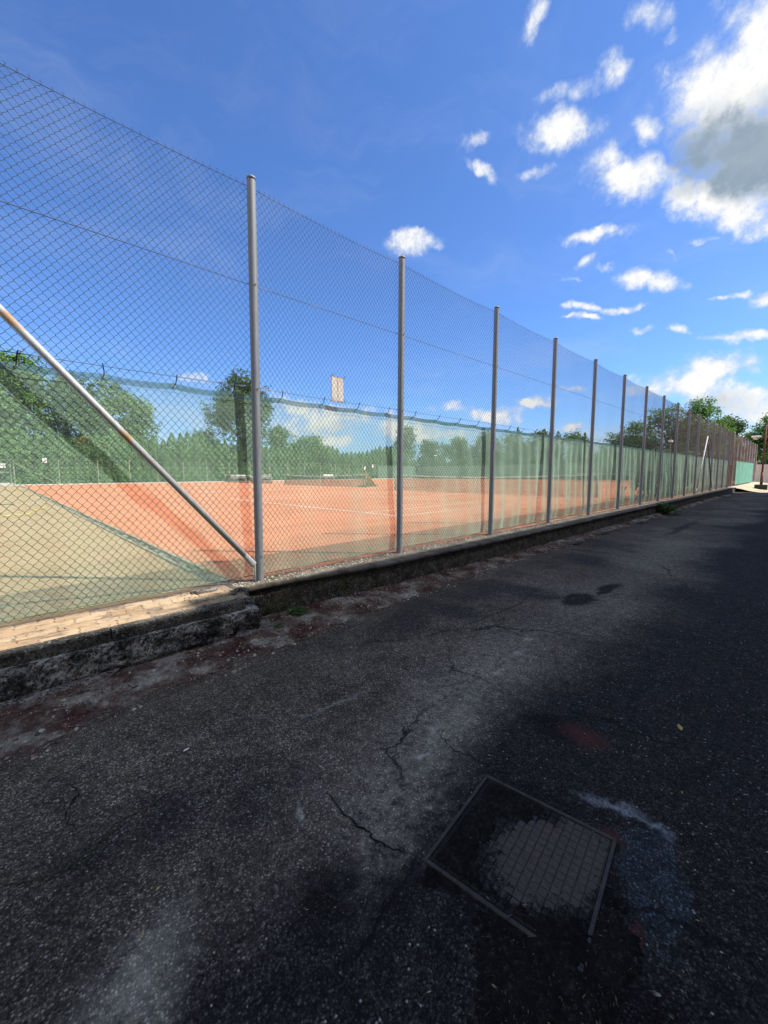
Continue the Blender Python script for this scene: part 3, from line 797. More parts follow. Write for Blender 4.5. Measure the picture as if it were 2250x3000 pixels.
# a few single leaves and stones big enough to point at
def one_leaf(x, y, s_, rz, label, mat='straw', z=.006):
    mb = MB(); P = [(-1, 0, 0), (-.6, -.28, .05), (0, -.42, .08), (.6, -.25, .05), (1.1, 0, .12), (.6, .27, .07), (0, .4, .10), (-.6, .26, .05)]
    R_ = Matrix.Rotation(rz, 3, 'Z'); vs = [tuple(R_ @ Vector((a*s_, b*s_, c*s_))+Vector((x, y, z))) for a, b, c in P]+[(x, y, z+.002)]
    mb.add(vs, [(i, (i+1) % 8, 8) for i in range(8)]); tag(mb.build('fallen_leaf', M[mat], org=(x, y, z)), label, 'leaf', 'single leaves on the road')
one_leaf(1.84, -3.40, .020, .9, 'pale curled leaf just past the upper corner of the iron cover', 'slab')
one_leaf(1.23, -3.73, .016, 2.0, 'pale leaf lying on the dark soil below the iron cover', 'slab')
one_leaf(2.72, -3.52, .030, .4, 'straw coloured leaf at the right edge of the asphalt', 'straw')
one_leaf(.62, -1.75, .017, .2, 'small white leaf on asphalt left of the pale crack', 'white')

# cracks worn open in the asphalt
def crack(pts, w0, seed):
    mb = MB(); P = []
    for i in range(len(pts)-1):
        for k in range(14):
            t = k/14; x = pts[i][0]*(1-t)+pts[i+1][0]*t; y = pts[i][1]*(1-t)+pts[i+1][1]*t
            P.append((x+.05*fbm(x*9, y*9, seed)+.020*fbm(x*42, y*42, seed), y+.05*fbm(x*9+5, y*9, seed)+.020*fbm(x*42+3, y*42, seed)))
    n_ = len(P)
    for i, (x, y) in enumerate(P):
        dx = P[min(i+1, n_-1)][0]-P[max(i-1, 0)][0]; dy = P[min(i+1, n_-1)][1]-P[max(i-1, 0)][1]; l = sqrt(dx*dx+dy*dy)+1e-6
        w_ = .75*w0*sin(pi*(i+.3)/n_)**.5*max(.12, .75+1.3*fbm(i*.31, seed*2.))
        mb.v += [(x-dy/l*w_, y+dx/l*w_, .0035), (x+dy/l*w_, y-dx/l*w_, .0035)]
    mb.f = [(2*i, 2*i+1, 2*i+3, 2*i+2) for i in range(n_-1)]
    return mb
CR = [([(1.006, -2.491), (.956, -2.649), (.992, -2.8), (.998, -2.88), (1.045, -2.967)], .007, 1, 'soil'),
      ([(-.25, -1.98), (-.097, -2.038), (-.013, -2.087), (.069, -2.117), (.107, -2.106), (.213, -2.078), (.338, -2.02), (.485, -1.988), (.733, -1.897)], .007, 2, 'moss'),
      ([(.144, -1.55), (.144, -1.703), (.125, -1.815), (.125, -1.95)], .0045, 3, 'soil'),
      ([(1.698, -2.55), (1.639, -2.737), (1.668, -2.92)], .004, 4, 'soil'),
      ([(3.0, -1.75), (3.35, -1.98), (3.3, -2.3), (3.7, -2.6)], .006, 5, 'soil'),
      ([(2.2, -1.35), (2.5, -1.6), (3.0, -1.75), (4.1, -1.8), (5.2, -1.6)], .006, 6, 'soil')]
for p_, w_, s_, m_ in CR: struct('road_crack', crack(p_, w_, s_), M[m_])
# soil lying in and around the cover
SOIL = [(1.00, -3.46, .25, .17, 20), (1.22, -3.61, .22, .085, 5), (1.19, -3.46, .12, .09, 0), (1.10, -3.10, .12, .11, 0), (1.56, -3.10, .20, .14, -60), (1.32, -3.06, .26, .09, 7), (1.20, -3.20, .12, .10, 0), (1.36, -3.57, .12, .05, 30), (1.14, -3.53, .17, .10, 0)]
def ell(x, y, cx, cy, rx, ry, rot):
    a = radians(rot); dx, dy = x-cx, y-cy
    return sqrt(((dx*cos(a)+dy*sin(a))/rx)**2+((-dx*sin(a)+dy*cos(a))/ry)**2)
def soilf(u, v):
    x = .72+1.15*u; y = -3.90+1.08*v
    n = .45*fbm(x*6, y*6)+.38*fbm(x*20, y*20)+.25*fbm(x*60, y*60)
    f = max(1-ell(x, y, *b_) for b_ in SOIL)
    f = min(f, (ell(x, y, 1.425, -3.355, .27, .165, -27)-1)*1.1)
    f = f+n*1.1
    ca, sa = cos(radians(7.3)), sin(radians(7.3)); dx, dy = x-1.372, y+3.262; lx, ly = dx*ca+dy*sa, -dx*sa+dy*ca
    f -= 1.6*sst(.250, .262, max(lx, ly))
    mm = max(abs(lx), abs(ly)); f -= .62*sst(.242, .250, mm)*(1-sst(.280, .290, mm))*(1-sst(-.02, -.12, lx)*sst(-.10, -.18, ly))
    lift = .0052*sst(.30, .24, max(abs(x-1.372), abs(y+3.262)))
    return (x, y, lift-.006+.014*sst(-.15, .55, f)+.004*fbm(x*45, y*45)*sst(0, .3, f))
mb = MB().grid(230, 216, soilf); struct('soil_patch', mb, M['soil'], smooth=True)
# ------------------------------------------------------------------ square iron cover
mc = thing('manhole_cover', 'rusty square iron cover with a grid pattern half buried in soil on the road', 'manhole cover', (1.375, -3.265, 0))
A = Matrix.Translation((1.372, -3.262, 0)) @ Matrix.Rotation(radians(7.3), 4, 'Z')
mb = MB(); o_, i_ = .278, .252
for a in range(4):
    Rm = A @ Matrix.Rotation(a*pi/2, 4, 'Z')
    mb.bbox(-o_, i_+.012, -.02, o_-.014, o_, .0075, .002, Rm)
mb.build('frame', M['frame'], mc)
mb = MB(); mb.bbox(-.261, -.261, -.02, .261, .261, .001, .002, A)
nq = 16; pq = .516/nq
for i in range(nq):
    for j in range(nq):
        cx_, cy_ = -.258+pq*(i+.5), -.258+pq*(j+.5); q_ = pq*.455
        mb.bbox(cx_-q_, cy_-q_, .0005, cx_+q_, cy_+q_, .0045, .002, A)
mb.build('lid', M['lid'], mc)
# ------------------------------------------------------------------ fence
POSTS = [1.9246-2.38*i for i in (4, 3, 2, 1)]+[1.9246]+[4.04252+2.38077*i for i in range(15)]
PR = .043; TOP = G+4.0
cl = thing('chain_link_fence', 'tall galvanised chain link fence with round steel posts along the road', 'fence', (POSTS[0], 0, G))
def post(parent, x, mat, r=PR, top=TOP, capmat=None):
    mb = MB(); mb.tube([(lean(x, G-.1), 0, G-.1), (lean(x, top-.012), 0, top-.012)], r, 16, False)
    o = mb.build('post', mat, parent, smooth=True)
    mb = MB(); mb.tube([(lean(x, top-.03), 0, top-.03), (lean(x, top-.008), 0, top-.008), (lean(x, top), 0, top), (lean(x, top+.004), 0, top+.004)], [r+.0025, r+.0025, r*.85, r*.35], 16)
    c = mb.build('cap', mat, parent, smooth=True); c.parent = o
    return o
for i, x in enumerate(POSTS):
    p = post(cl, x, M['galv'])
    if i < 12:
        for zz in (.62, 2.33, 3.34):
            mb = MB(); mb.tube([(lean(x, zz), -.052, G+zz-.35), (lean(x, zz), .052, G+zz-.35)], .006, 6); c = mb.build('bolt', M['tens'], cl); c.parent = p
# chain link panel: every wire a zigzag hooked into its neighbour, one mesh per bay width
def panel_mesh(name, width, r=.0019, D=.0625, DZ=.0735, z0=.375, z1=4.275, seed=1):
    mb = MB(); nc = int(round(width/(D/2))); cw = width/nc; nr = int(round((z1-z0)/(DZ/2))); ch = (z1-z0)/nr
    def disp(x, z):
        e = sin(pi*x/width); t = (z-z0)/(z1-z0)
        return (x+.010*e*mn.noise(Vector((x*1.3, z*1.1, seed))), .010*e*mn.noise(Vector((x*1.1+9, z*.9, seed)))+.006*e, z-.028*e*t**3+.012*e*mn.noise(Vector((x*.9, z*.8+5, seed))))
    for c in range(nc):
        pts = []
        for k in range(nr+1):
            side = (k+c) % 2
            xa = c*cw+(cw if side else 0); z = z0+k*ch
            y = .0026*(1 if side else -1)
            dx = -.0045 if side else .0045
            # rounded knuckle: two points a little above and below the bend
            for dz in (-.0045, .0045):
                if k == 0 and dz < 0 or k == nr and dz > 0: continue
                X, Y, Z = disp(xa+dx*.15, z+dz)
                pts.append((lean(X, Z), Y+y, Z))
        mb.tube(pts, r, 4, False)
        # twisted barb at the selvedge
        X, Y, Z = disp(c*cw+(cw if (nr+c) % 2 else 0), z1)
        mb.tube([(lean(X, Z), Y, Z), (lean(X+.006, Z), Y-.004, Z+.016), (lean(X-.004, Z), Y+.003, Z+.028)], r, 3, False)
    return mb
W0 = 2.38077
M['oldwire'] = material('weathered_mesh_wire', m_galv((.20, .175, .16), .05, .0, .7))
def add_panels(parent, xs, mat, seed0, r=.0017):
    protos = {}
    for i in range(len(xs)-1):
        w_ = xs[i+1]-xs[i]; key = i % 3
        if key not in protos:
            ob = panel_mesh('chain_link_panel', W0, r=r, seed=seed0+key).build('chain_link_panel', mat, None, smooth=True)
            ob.parent = parent; protos[key] = ob
        else:
            ob = protos[key].copy(); COL.objects.link(ob); ob.parent = parent
        org = Vector(parent['org'])
        ob.location = (xs[i]-org.x, .050-org.y, -org.z); ob.scale = (w_/W0, 1, 1)
add_panels(cl, POSTS[:13], M['wire'], 1)
add_panels(cl, POSTS[12:], M['oldwire'], 21, .0012)
def wire(parent, xs, z, y, r, mat, sag=.0, name='tension_wire'):
    pts = []
    for i in range(len(xs)-1):
        for k in range(8):
            t = k/8; x = xs[i]+(xs[i+1]-xs[i])*t
            pts.append((lean(x, z), y, z-4*sag*t*(1-t)+.006*mn.noise(Vector((x*.8, z, 0)))))
    pts.append((lean(xs[-1], z), y, z))
    MB().tube(pts, r, 5).build(name, mat, parent)
wire(cl, POSTS, 4.272, .050, .0026, M['tens'], .028)
wire(cl, POSTS, 3.345, .046, .0032, M['tens'], .0)
wire(cl, POSTS, 2.335, .046, .0028, M['tens'], .006)
wire(cl, POSTS, .395, .046, .0028, M['wire'], -.004)
# diagonal braces: tube with a flattened foot bolted to the post
def brace(x0, z0, x1, z1, y, mat, r=.028):
    d = Vector((x1-x0, 0, z1-z0)).normalized(); a = Vector((x0, y, z0)); b = Vector((x1, y, z1))
    mb = MB(); mb.tube([a, a+(b-a)*.5, b-d*.16], r, 14)
    # flattened end
    q = d.cross(Vector((0, 1, 0))); Mx = Matrix(((d.x, 0, q.x, b.x), (d.y, 1, q.y, b.y), (d.z, 0, q.z, b.z), (0, 0, 0, 1)))
    o = len(mb.v); rings = [(-.17, r, r), (-.08, r*.75, r*1.1), (-.02, r*.28, r*1.15), (.0, r*.25, r*1.1)]
    nn = 12
    for (t, ry, rz) in rings:
        for j in range(nn):
            an = 2*pi*j/nn; mb.v.append(tuple(Mx @ Vector((t, ry*cos(an), rz*sin(an)))))
    for i in range(3):
        for j in range(nn): mb.f.append((o+i*nn+j, o+i*nn+(j+1) % nn, o+(i+1)*nn+(j+1) % nn, o+(i+1)*nn+j))
    mb.f.append(tuple(o+3*nn+j for j in range(nn)))
    mb.bbox(x1-.004, y-.010, z1-.17, x1+.006, y+.010, z1+.03, .002)
    return mb.build('brace', mat, cl, smooth=True)
brace(-.43, 3.20, 1.865, .515, -.020, M['galv2'])
brace(27.79, 3.35, 25.5, .48, -.075, M['galv3'], .028)
brace(27.95, 3.0, 30.2, .48, -.075, M['tens'], .03)

# rusty continuation of the fence
PR2 = [39.752+2.381*i for i in range(9)]
rf = thing('rusty_fence', 'rust brown chain link fence with thin pale posts beyond the end of the wall', 'fence', (PR2[0], 0, G))
for x in PR2: post(rf, x, M['galv3'], .036)
add_panels(rf, [POSTS[-1]]+PR2, M['rustwire'], 11, .0013)
wire(rf, [POSTS[-1]]+PR2, 4.272, .05, .004, M['rustwire'], .028)
wire(rf, [POSTS[-1]]+PR2, 2.36, .046, .004, M['rustwire'], .01)
brace_ = MB().tube([(59.1, -.05, 2.6), (58.2, -.05, .5)], .03, 8).build('brace', M['galv2'], rf)
# rusty sheet metal gate leaf
rg = thing('rusty_gate', 'rusty sheet metal gate leaf with a darker upper panel at the fence end', 'gate', (38.6, .05, G))
mb = MB()
for i in range(10): mb.bbox(38.55+i*.20, .060+(.012 if i % 2 else 0), .36, 38.55+i*.20+.205, .078+(.012 if i % 2 else 0), 1.98, .003)
mb.build('lower_panel', M['rust'], rg)
mb = MB(); mb.bbox(38.95, .068, 2.0, 40.5, .082, 2.92, .003); mb.build('upper_panel', M['rustwire'], rg)
mb = MB()
for x in (38.50, 40.56): mb.bbox(x, .03, .33, x+.06, .1, 2.98, .004)
mb.bbox(38.56, .035, 1.95, 40.56, .095, 2.02, .003); mb.bbox(38.56, .035, 2.92, 40.56, .095, 2.98, .003)
mb.build('gate_frame', M['rust'], rg)
# teal screen on the rusty fence
ts = thing('teal_screen', 'pale teal screen cloth tied in panels to the rusty fence', 'screen', (41.4, -.06, G))
for i in range(6):
    x0 = 41.35+2.29*i; x1 = x0+2.27
    def tf(u, v, x0=x0, x1=x1, i=i):
        z = .40+.14*abs(fbm(x0+u*3, 2.1))+(2.26-.40)*v
        return (x0+(x1-x0)*u, -.062-.01*sin(u*9+i)*v+.012*fbm(u*3+i, v*2), z if v > 0 else .42+.22*abs(fbm(x0*1.3+u*6, 7.7)))
    MB().grid(24, 12, tf).build('screen_panel', M['teal'], ts, smooth=True)

# ------------------------------------------------------------------ green shade net tied to the inside of the fence
sn = thing('shade_net', 'sheer green windbreak net tied along the lower half of the chain link fence', 'windbreak net', (POSTS[0], .1, G))
X0, X1 = POSTS[0]+.05, 38.3
def wr(x): return sst(5.6, 8.5, x)
def nety(x, z):
    t = max(0, (2.30-z)/1.92)                       # 0 at the top, 1 at the bottom
    A_ = .006+.024*wr(x)+.026*sst(12, 18, x)
    pl = sin(x*7.3+2.2*fbm(x*.6, 1.)*3+t*1.3*sin(x*.9)) + .7*sin(x*17.1+4*fbm(x*.5, 4.)-t*.8)
    y = .130-.060*t**1.6+.05*wr(x)*t+A_*pl*(.25+1.1*t)+.020*fbm(x*.8, z*.8)+.014*fbm(x*2.7, z*2.1)
    if z < .60: y += (.60-z)*.10*(1+wr(x))
    return max(.064, y)
def netbot(x): return .385+.012*fbm(x*1.5, 3.)
def nett(x):
    # scalloped between the ties
    f = (x-.15)/.535; f -= math.floor(f)
    return 2.287-.020*4*f*(1-f)*(.6+.6*abs(mn.noise(Vector((math.floor((x-.15)/.535)*1.7, 0, 0)))))
NXN = 1050
def nx(u): return X0+(X1-X0)*u
mb = MB()
def nf(u, v):
    x = nx(u); zt = nett(x)-.055; zb_ = netbot(x)
    z = zb_+(zt-zb_)*v
    return (x, nety(x, z), z)
mb.grid(NXN, 34, nf); mb.build('net_cloth', M['net'], sn, smooth=True)
mb = MB()
def hf(u, v):
    x = nx(u); z = nett(x)-.055+.055*v
    return (x, nety(x, z)+.002, z)
mb.grid(NXN, 2, hf); mb.build('top_hem', M['nethem'], sn, smooth=True)
mb = MB(); mb.tube([(nx(i/400), nety(nx(i/400), netbot(nx(i/400))), netbot(nx(i/400))-.004) for i in range(401)], .0045, 5); mb.build('hem_cord', M['greenpost'], sn)
i = 0; x = .15-.535*14
tie_me = None
while x < 37.5:
    if x > X0:
        dx = .03*mn.noise(Vector((i*1.9, 1, 0)))*1.6
        mb = MB(); zt = nett(x)-.02
        mb.tube([(x, nety(x, zt)-.006, zt-.004), (x+dx*.4, .060, zt+.02), (x+dx, .036, 2.34)], .0042, 5); mb.tube([(x+dx, .036, 2.33), (x+dx*1.3, .030, 2.35)], .004, 5)
        t = mb.build('tie', M['tie'], sn)
        mb = MB(); mb.tube([(x, nety(x, zt)-.010, zt-.006), (x, nety(x, zt)+.004, zt-.006)], .011, 10); e = mb.build('eyelet', M['eyelet'], sn); e.parent = t
    x += .535; i += 1
# small enamel plate tied to the mesh
sg = thing('enamel_plate', 'small pale plate with rusty edges and a rusty middle seam tied to the fence mesh', 'sign', (3.045, .07, 2.47))
mb = MB(); mb.bbox(2.95, .066, 2.32, 3.14, .070, 2.62, .001); 
o = mb.build('plate', M['sign'], None); o.parent = sg; o.location = (-3.045, -.07, -2.47)
for xx in (2.957, 3.133):
    for zz in (2.328, 2.612):
        MB().tube([(xx, .075, zz), (xx, .040, zz+.012), (xx+.004, .034, zz+.03)], .003, 5).build('tie', M['tie'], sg)
# ------------------------------------------------------------------ court furniture
M['courtnet'] = material('court_net', m_net(.34, (.03, .035, .03), .1))
NETS = [(19.485, 2.6, 'near', 'tennis net with white tape on the clay court nearest the road fence'),
        (21.485, 20.7, 'mid', 'sagging tennis net on the middle clay court, beside the straw bundle'),
        (22.385, 38.1, 'far', 'tennis net on the clay court farthest from the road, in front of the benches'),
        (50.385, 2.6, 'end', 'tennis net on the far right court next to the road fence')]
for x, y0, _, lab in NETS:
    t = thing('tennis_net', lab, 'tennis net', (x, y0, .329), 'tennis nets on the clay courts'); Wd = 12.8
    for yy in (y0, y0+Wd):
        mb = MB(); mb.tube([(x, yy, .30), (x, yy, 1.40), (x, yy, 1.415)], [.055, .055, .03], 12)
        p = mb.build('post', M['greenpost'] if _ == 'near' else M['gatepost'], t, smooth=True)
        mb = MB(); mb.tube([(x-.05, yy, 1.1), (x-.13, yy, 1.1), (x-.13, yy, 1.22)], .014, 6); c = mb.build('winder', M['dark'], t); c.parent = p
    def zt(s): return .329+1.07-.155*(1-(2*s-1)**2)**1.0
    mb = MB().grid(40, 6, lambda u, v: (x+.01*sin(u*40), y0+.07+(Wd-.14)*u, .345+(zt(u)-.36)*v)); mb.build('net', M['courtnet'], t)
    mb = MB()
    for s_ in (-1, 1): mb.grid(40, 1, lambda u, v: (x+s_*.008, y0+.06+(Wd-.12)*u, zt(u)-.065+.065*v))
    mb.grid(40, 1, lambda u, v: (x-.008+.016*v, y0+.06+(Wd-.12)*u, zt(u)))
    mb.build('tape', M['white'], t)
    mb = MB(); mb.box(x-.006, y0+Wd/2-.03, .34, x+.006, y0+Wd/2+.03, zt(.5)-.07); mb.build('centre_strap', M['white'], t)

sb = thing('straw_bundle', 'bundle of yellow straw brooms leaning against a short green post by the middle court', 'brooms', (22.9, 22.3, .329))
mb = MB(); mb.bbox(22.3, 22.0, .325, 24.0, 22.7, .42, .03); mb.build('mat', M['darkgreen'], sb)
mb = MB(); mb.tube([(22.62, 22.35, .33), (22.62, 22.35, 1.25)], .05, 8); mb.build('stand_post', M['greenpost'], sb)
rr = random.Random(2)
for g_ in range(3):
    mb = MB()
    for i in range(46):
        a = rr.uniform(0, 6.28); r0 = .13*sqrt(rr.random()); b0 = (23.15+.36*g_+r0*cos(a)*1.9, 22.3+r0*sin(a), .43)
        tp = (22.76+.10*g_+.25*r0*cos(a), 22.3+.3*r0*sin(a), 1.62-.12*g_+rr.uniform(-.14, .12))
        md = tuple((p+q)/2+rr.uniform(-.04, .04) for p, q in zip(b0, tp))
        mb.tube([b0, md, tp], [.018, .014, .008], 4, False)
    mb.build('broom', M['straw'], sb)
def bench(x0, x1, y, lab):
    b = thing('park_bench', lab, 'bench', ((x0+x1)/2, y, .329), 'white benches behind the courts')
    mb = MB()
    for k in range(3): mb.bbox(x0, y-.40+.14*k, .76, x1, y-.28+.14*k, .80, .006)
    mb.build('seat', M['white'], b)
    mb = MB()
    for k in range(3): mb.bbox(x0, y+.045+.03*k, .92+.14*k, x1, y+.075+.03*k, 1.04+.14*k, .006)
    mb.build('backrest', M['white'], b)
    for xx in (x0+.25, x1-.25):
        mb = MB(); mb.bbox(xx-.03, y-.38, .32, xx+.03, y-.32, .758, .004); mb.bbox(xx-.03, y-.02, .32, xx+.03, y+.04, 1.3, .004); mb.bbox(xx-.03, y-.38, .70, xx+.03, y, .757, .003)
        mb.build('leg', M['white'], b)
bench(23.6, 25.75, 51.8, 'white slatted bench seen just left of the nearest tall fence post')
bench(27.3, 29.5, 51.6, 'white slatted bench partly behind the nearest tall fence post')
bench(38.4, 40.4, 50.6, 'white slatted bench at the back of the courts right of the straw bundle')
bn = thing('litter_bin', 'small red bin with a white lid beside the white bench', 'bin', (26.45, 51.4, .329))
mb = MB(); mb.tube([(26.45, 51.4, .33), (26.45, 51.4, .36), (26.45, 51.4, .92)], [.22, .24, .29], 14); mb.build('body', M['redpaint'], bn, smooth=False)
mb = MB(); mb.tube([(26.45, 51.4, .925), (26.45, 51.4, 1.06), (26.45, 51.4, 1.16)], [.31, .31, .12], 14); mb.build('lid', M['white'], bn)

# low far fence, gate and number plates
FY = 54.5
ff_ = thing('court_fence', 'low fence of pale green posts and thin wires at the back of the clay courts', 'fence', (5, FY, .329))
fx = [1.25, 5.0, 8.65, 11.9, 15.05, 18.2, 21.3]+[24.5+3.2*i for i in range(13)]
for x in fx:
    MB().tube([(x, FY, .3), (x, FY, 3.18), (x, FY, 3.2)], [.055, .055, .02], 8).build('post', M['greenpost'], ff_)
for z in (.45, 1.4, 2.3, 3.12):
    MB().tube([(fx[0], FY+.05, z), (fx[-1], FY+.05, z)], .008, 4).build('wire', M['greenpost'], ff_)
MB().tube([(1.3, FY-.05, 2.75), (4.95, FY-.05, .45)], .035, 6).build('brace', M['greenpost'], ff_)
MB().tube([(43.0, FY-.05, .45), (45.1, FY-.05, 2.0), (46.9, FY-.05, .6)], .035, 6).build('brace', M['greenpost'], ff_)
mb = MB()
for i in range(int((fx[-1]-fx[0])/.30)):
    x = fx[0]+.3*i
    mb.tube([(x, FY+.06, .40), (x+1.35, FY+.06, 3.1)], .0035, 3, False); mb.tube([(x+1.35, FY+.065, .40), (x, FY+.065, 3.1)], .0035, 3, False)
mb.build('wire_mesh', M['greenpost'], ff_)
gt = thing('court_gate', 'grey green framed gate in the low back fence at the left edge', 'gate', (-.3, FY, .329))
mb = MB()
for a, b_ in (((-1.9, 3.05), (1.05, 3.05)), ((-1.9, .5), (1.05, .5)), ((-1.9, 1.75), (1.05, 1.75)), ((-1.9, .45), (-1.9, 3.1)), ((.98, .45), (.98, 3.1))):
    mb.tube([(a[0], FY, a[1]), (b_[0], FY, b_[1])], .045, 8)
mb.build('frame', M['gatepost'], gt)
mb = MB()
for i in range(24): mb.tube([(-1.85+.12*i, FY+.02, .5), (-1.85+.12*i, FY+.02, 3.05)], .006, 4, False)
for i in range(20): mb.tube([(-1.85, FY+.03, .5+.13*i), (1.0, FY+.03, .5+.13*i)], .006, 4, False)
mb.build('mesh', M['gatepost'], gt)
mb = MB(); mb.bbox(-2.1, FY-.2, .33, 1.1, FY+.1, .62, .02); mb.build('sill', M['pale'], gt)
def text_mesh(s_, size, loc, mat, name, parent):
    cu = bpy.data.curves.new('t', 'FONT'); cu.body = s_; cu.size = size; cu.align_x = 'CENTER'; cu.align_y = 'CENTER'; cu.extrude = .004
    to = bpy.data.objects.new('t', cu); COL.objects.link(to); bpy.context.view_layer.update()
    me = bpy.data.meshes.new_from_object(to.evaluated_get(bpy.context.evaluated_depsgraph_get()))
    bpy.data.objects.remove(to); me.materials.clear(); me.materials.append(mat)
    o = bpy.data.objects.new(name, me); COL.objects.link(o); o.parent = parent
    org = Vector(parent['org']); o.location = Vector(loc)-org; o.rotation_euler = (pi/2, 0, 0)
    return o
p = thing('number_plate', 'white plate with a dark number 2 on the back fence', 'sign', (3.82, FY-.1, 3.05))
mb = MB(); mb.bbox(3.63, FY-.11, 2.80, 4.01, FY-.09, 3.30, .004); mb.build('plate', M['white'], p)
text_mesh('2', .50, (3.82, FY-.116, 3.05), M['black'], 'number', p)
p = thing('notice_plate', 'white notice with small faint marks on the grey green gate', 'sign', (.40, FY-.1, 2.45))
mb = MB(); mb.bbox(.20, FY-.11, 2.22, .62, FY-.09, 2.66, .004); mb.build('plate', M['white'], p)
M['bluegrey'] = simple('faded_ink', (.22, .28, .36), .6, .1)
mb = MB(); mb.box(.42, FY-.113, 2.42, .57, FY-.1105, 2.58); mb.box(.26, FY-.113, 2.44, .38, FY-.1105, 2.48); mb.box(.26, FY-.113, 2.52, .38, FY-.1105, 2.56); mb.build('faded_print', M['bluegrey'], p)
# two small white plates farther right
for x, z, lab in ((50.45, 2.45, 'lower of two tiny white plates on the back fence left of the second tall post'), (52.5, 2.85, 'upper of two tiny white plates on the back fence left of the second tall post')):
    mb = MB(); mb.bbox(x-.18, FY-.3, z-.3, x+.18, FY-.28, z+.3, .004); tag(mb.build('notice_plate', M['white'], org=(x, FY-.3, z)), lab, 'sign')

# end screen across the far right side and one on the back fence
es = thing('end_screen', 'long dull green windbreak screen on posts across the far right end of the courts', 'screen', (65, 27, .329))
mb = MB().grid(80, 8, lambda u, v: (65+.05*sin(u*120)*(1-v), .6+53*u, .36+2.5*v-.05*abs(sin(u*60)))); mb.build('screen_cloth', M['endscreen'], es, smooth=True)
for i in range(14): MB().tube([(65.1, .6+4.07*i, .3), (65.1, .6+4.07*i, 3.3)], .04, 8).build('post', M['gatepost'], es)
bs = thing('back_screen', 'dull green windbreak screen on the back fence right of the second tall post', 'screen', (58, FY-.2, .329))
mb = MB().grid(30, 6, lambda u, v: (54+10.8*u, FY-.15+.05*sin(u*50)*(1-v), .38+2.55*v)); mb.build('screen_cloth', M['endscreen'], bs, smooth=True)
for i in range(4): MB().tube([(54.1+3.5*i, FY-.10, .3), (54.1+3.5*i, FY-.10, 3.1)], .04, 8).build('post', M['gatepost'], bs)

# lights over the courts
def flood(x, y, h, lab):
    t = thing('floodlight', lab, 'floodlight', (x, y, .329), 'floodlights over the courts')
    MB().tube([(x, y, .3), (x, y, h)], [.06, .045], 8).build('pole', M['gatepost'], t)
    mb = MB(); mb.bbox(x-.35, y-.12, h-.05, x+.35, y+.12, h+.10, .02); mb.build('lamp_head', M['white'], t)
flood(41.0, 4.2, 4.0, 'white floodlight on a thin pole seen through the far part of the fence')
flood(63.2, 47.5, 4.9, 'white floodlight on a thin pole at the far corner, right of the second tall post')
# yellow hose on the yard
mb = MB(); mb.tube([(-1.6+.0, 11.3, .345), (-.6, 11.1, .345), (.1, 11.15, .345), (.55, 11.3, .345), (.62, 12.0, .345), (.75, 12.9, .345), (1.05, 13.8, .345), (1.2, 14.4, .345)], .018, 8)
tag(mb.build('garden_hose', M['yellow'], smooth=True), 'thin yellow hose lying on the beige yard', 'hose')
mb = MB()
for k in range(3):
    y = 17+3.5*k; mb.tube([(-6+i*.8, y+.25*sin(i*.9+k), .34) for i in range(9)], .015, 6)
    break
tag(mb.build('ground_cable', M['cord'], smooth=True), 'dark cable snaking across the yard behind the yellow hose', 'cable')
# stack of crates behind the net
cr_ = thing('crate_stack', 'stack of dark slatted crates behind the net at the far end of the wall', 'crates', (24.0, .75, .329))
for k in range(4):
    mb = MB(); z = .33+.36*k
    for s_ in range(3):
        for yy in (.45, 1.05): mb.bbox(23.6+.02*k, yy, z+.02+.11*s_, 24.6+.02*k, yy+.02, z+.10+.11*s_, .003)
        for xx in (23.6, 24.58): mb.bbox(xx+.02*k, .47, z+.02+.11*s_, xx+.02*k+.02, 1.05, z+.10+.11*s_, .003)
    mb.box(23.63+.02*k, .475, z+.01, 24.57+.02*k, 1.04, z+.03); mb.build('crate', M['darkgreen'], cr_)

# ------------------------------------------------------------------ street lamp, concrete fence
LX, LY = 44.07, -1.40
sl_ = thing('street_lamp', 'rusty street lamp post with a white lamp head standing on a dark block', 'street lamp', (LX, LY, 0))
mb = MB(); mb.bbox(LX-.38, LY-.38, -.02, LX+.38, LY+.38, .42, .03); mb.build('base_block', M['dark'], sl_)
mb = MB(); mb.tube([(LX, LY, .40), (LX+.02, LY, 1.4)], [.09, .085], 12); mb.tube([(LX+.02, LY, 1.4), (LX+.06, LY-.02, 5.15)], [.065, .05], 12); mb.build('pole', M['rust'], sl_, smooth=True)
mb = MB(); mb.tube([(LX+.05, LY, 4.12), (LX-.02, LY+.52, 4.16)], .025, 8); mb.build('arm', M['rust'], sl_)
lh = MB(); lh.bbox(LX-.16, LY+.20, 4.16, LX+.14, LY+.82, 4.30, .04); h_ = lh.build('lamp_head', M['white'], sl_)
mb = MB(); mb.tube([(LX, LY+.51, 4.16), (LX, LY+.51, 4.08), (LX, LY+.51, 4.0)], [.22, .20, .10], 12); d_ = mb.build('diffuser', M['eyelet'], sl_); d_.parent = h_
cf_ = thing('concrete_fence', 'pale concrete panel fence with upright ribs beyond the street lamp', 'fence', (62, .2, .1))
for i in range(9):
    y1 = .30-2.05*i
    MB().bbox(62.0+.12*i, y1-.16, .05, 62.16+.12*i, y1, 2.36, .01).build('post', M['pale'], cf_)
    mb = MB()
    for q in range(7): mb.bbox(62.04+.12*i, y1-.165-.27*(q+1)+.02, .12, 62.12+.12*i, y1-.165-.27*q, 2.24, .012)
    mb.box(62.06+.12*i, y1-2.05, .10, 62.10+.12*i, y1-.16, 2.2); mb.build('panel', M['pale'], cf_)

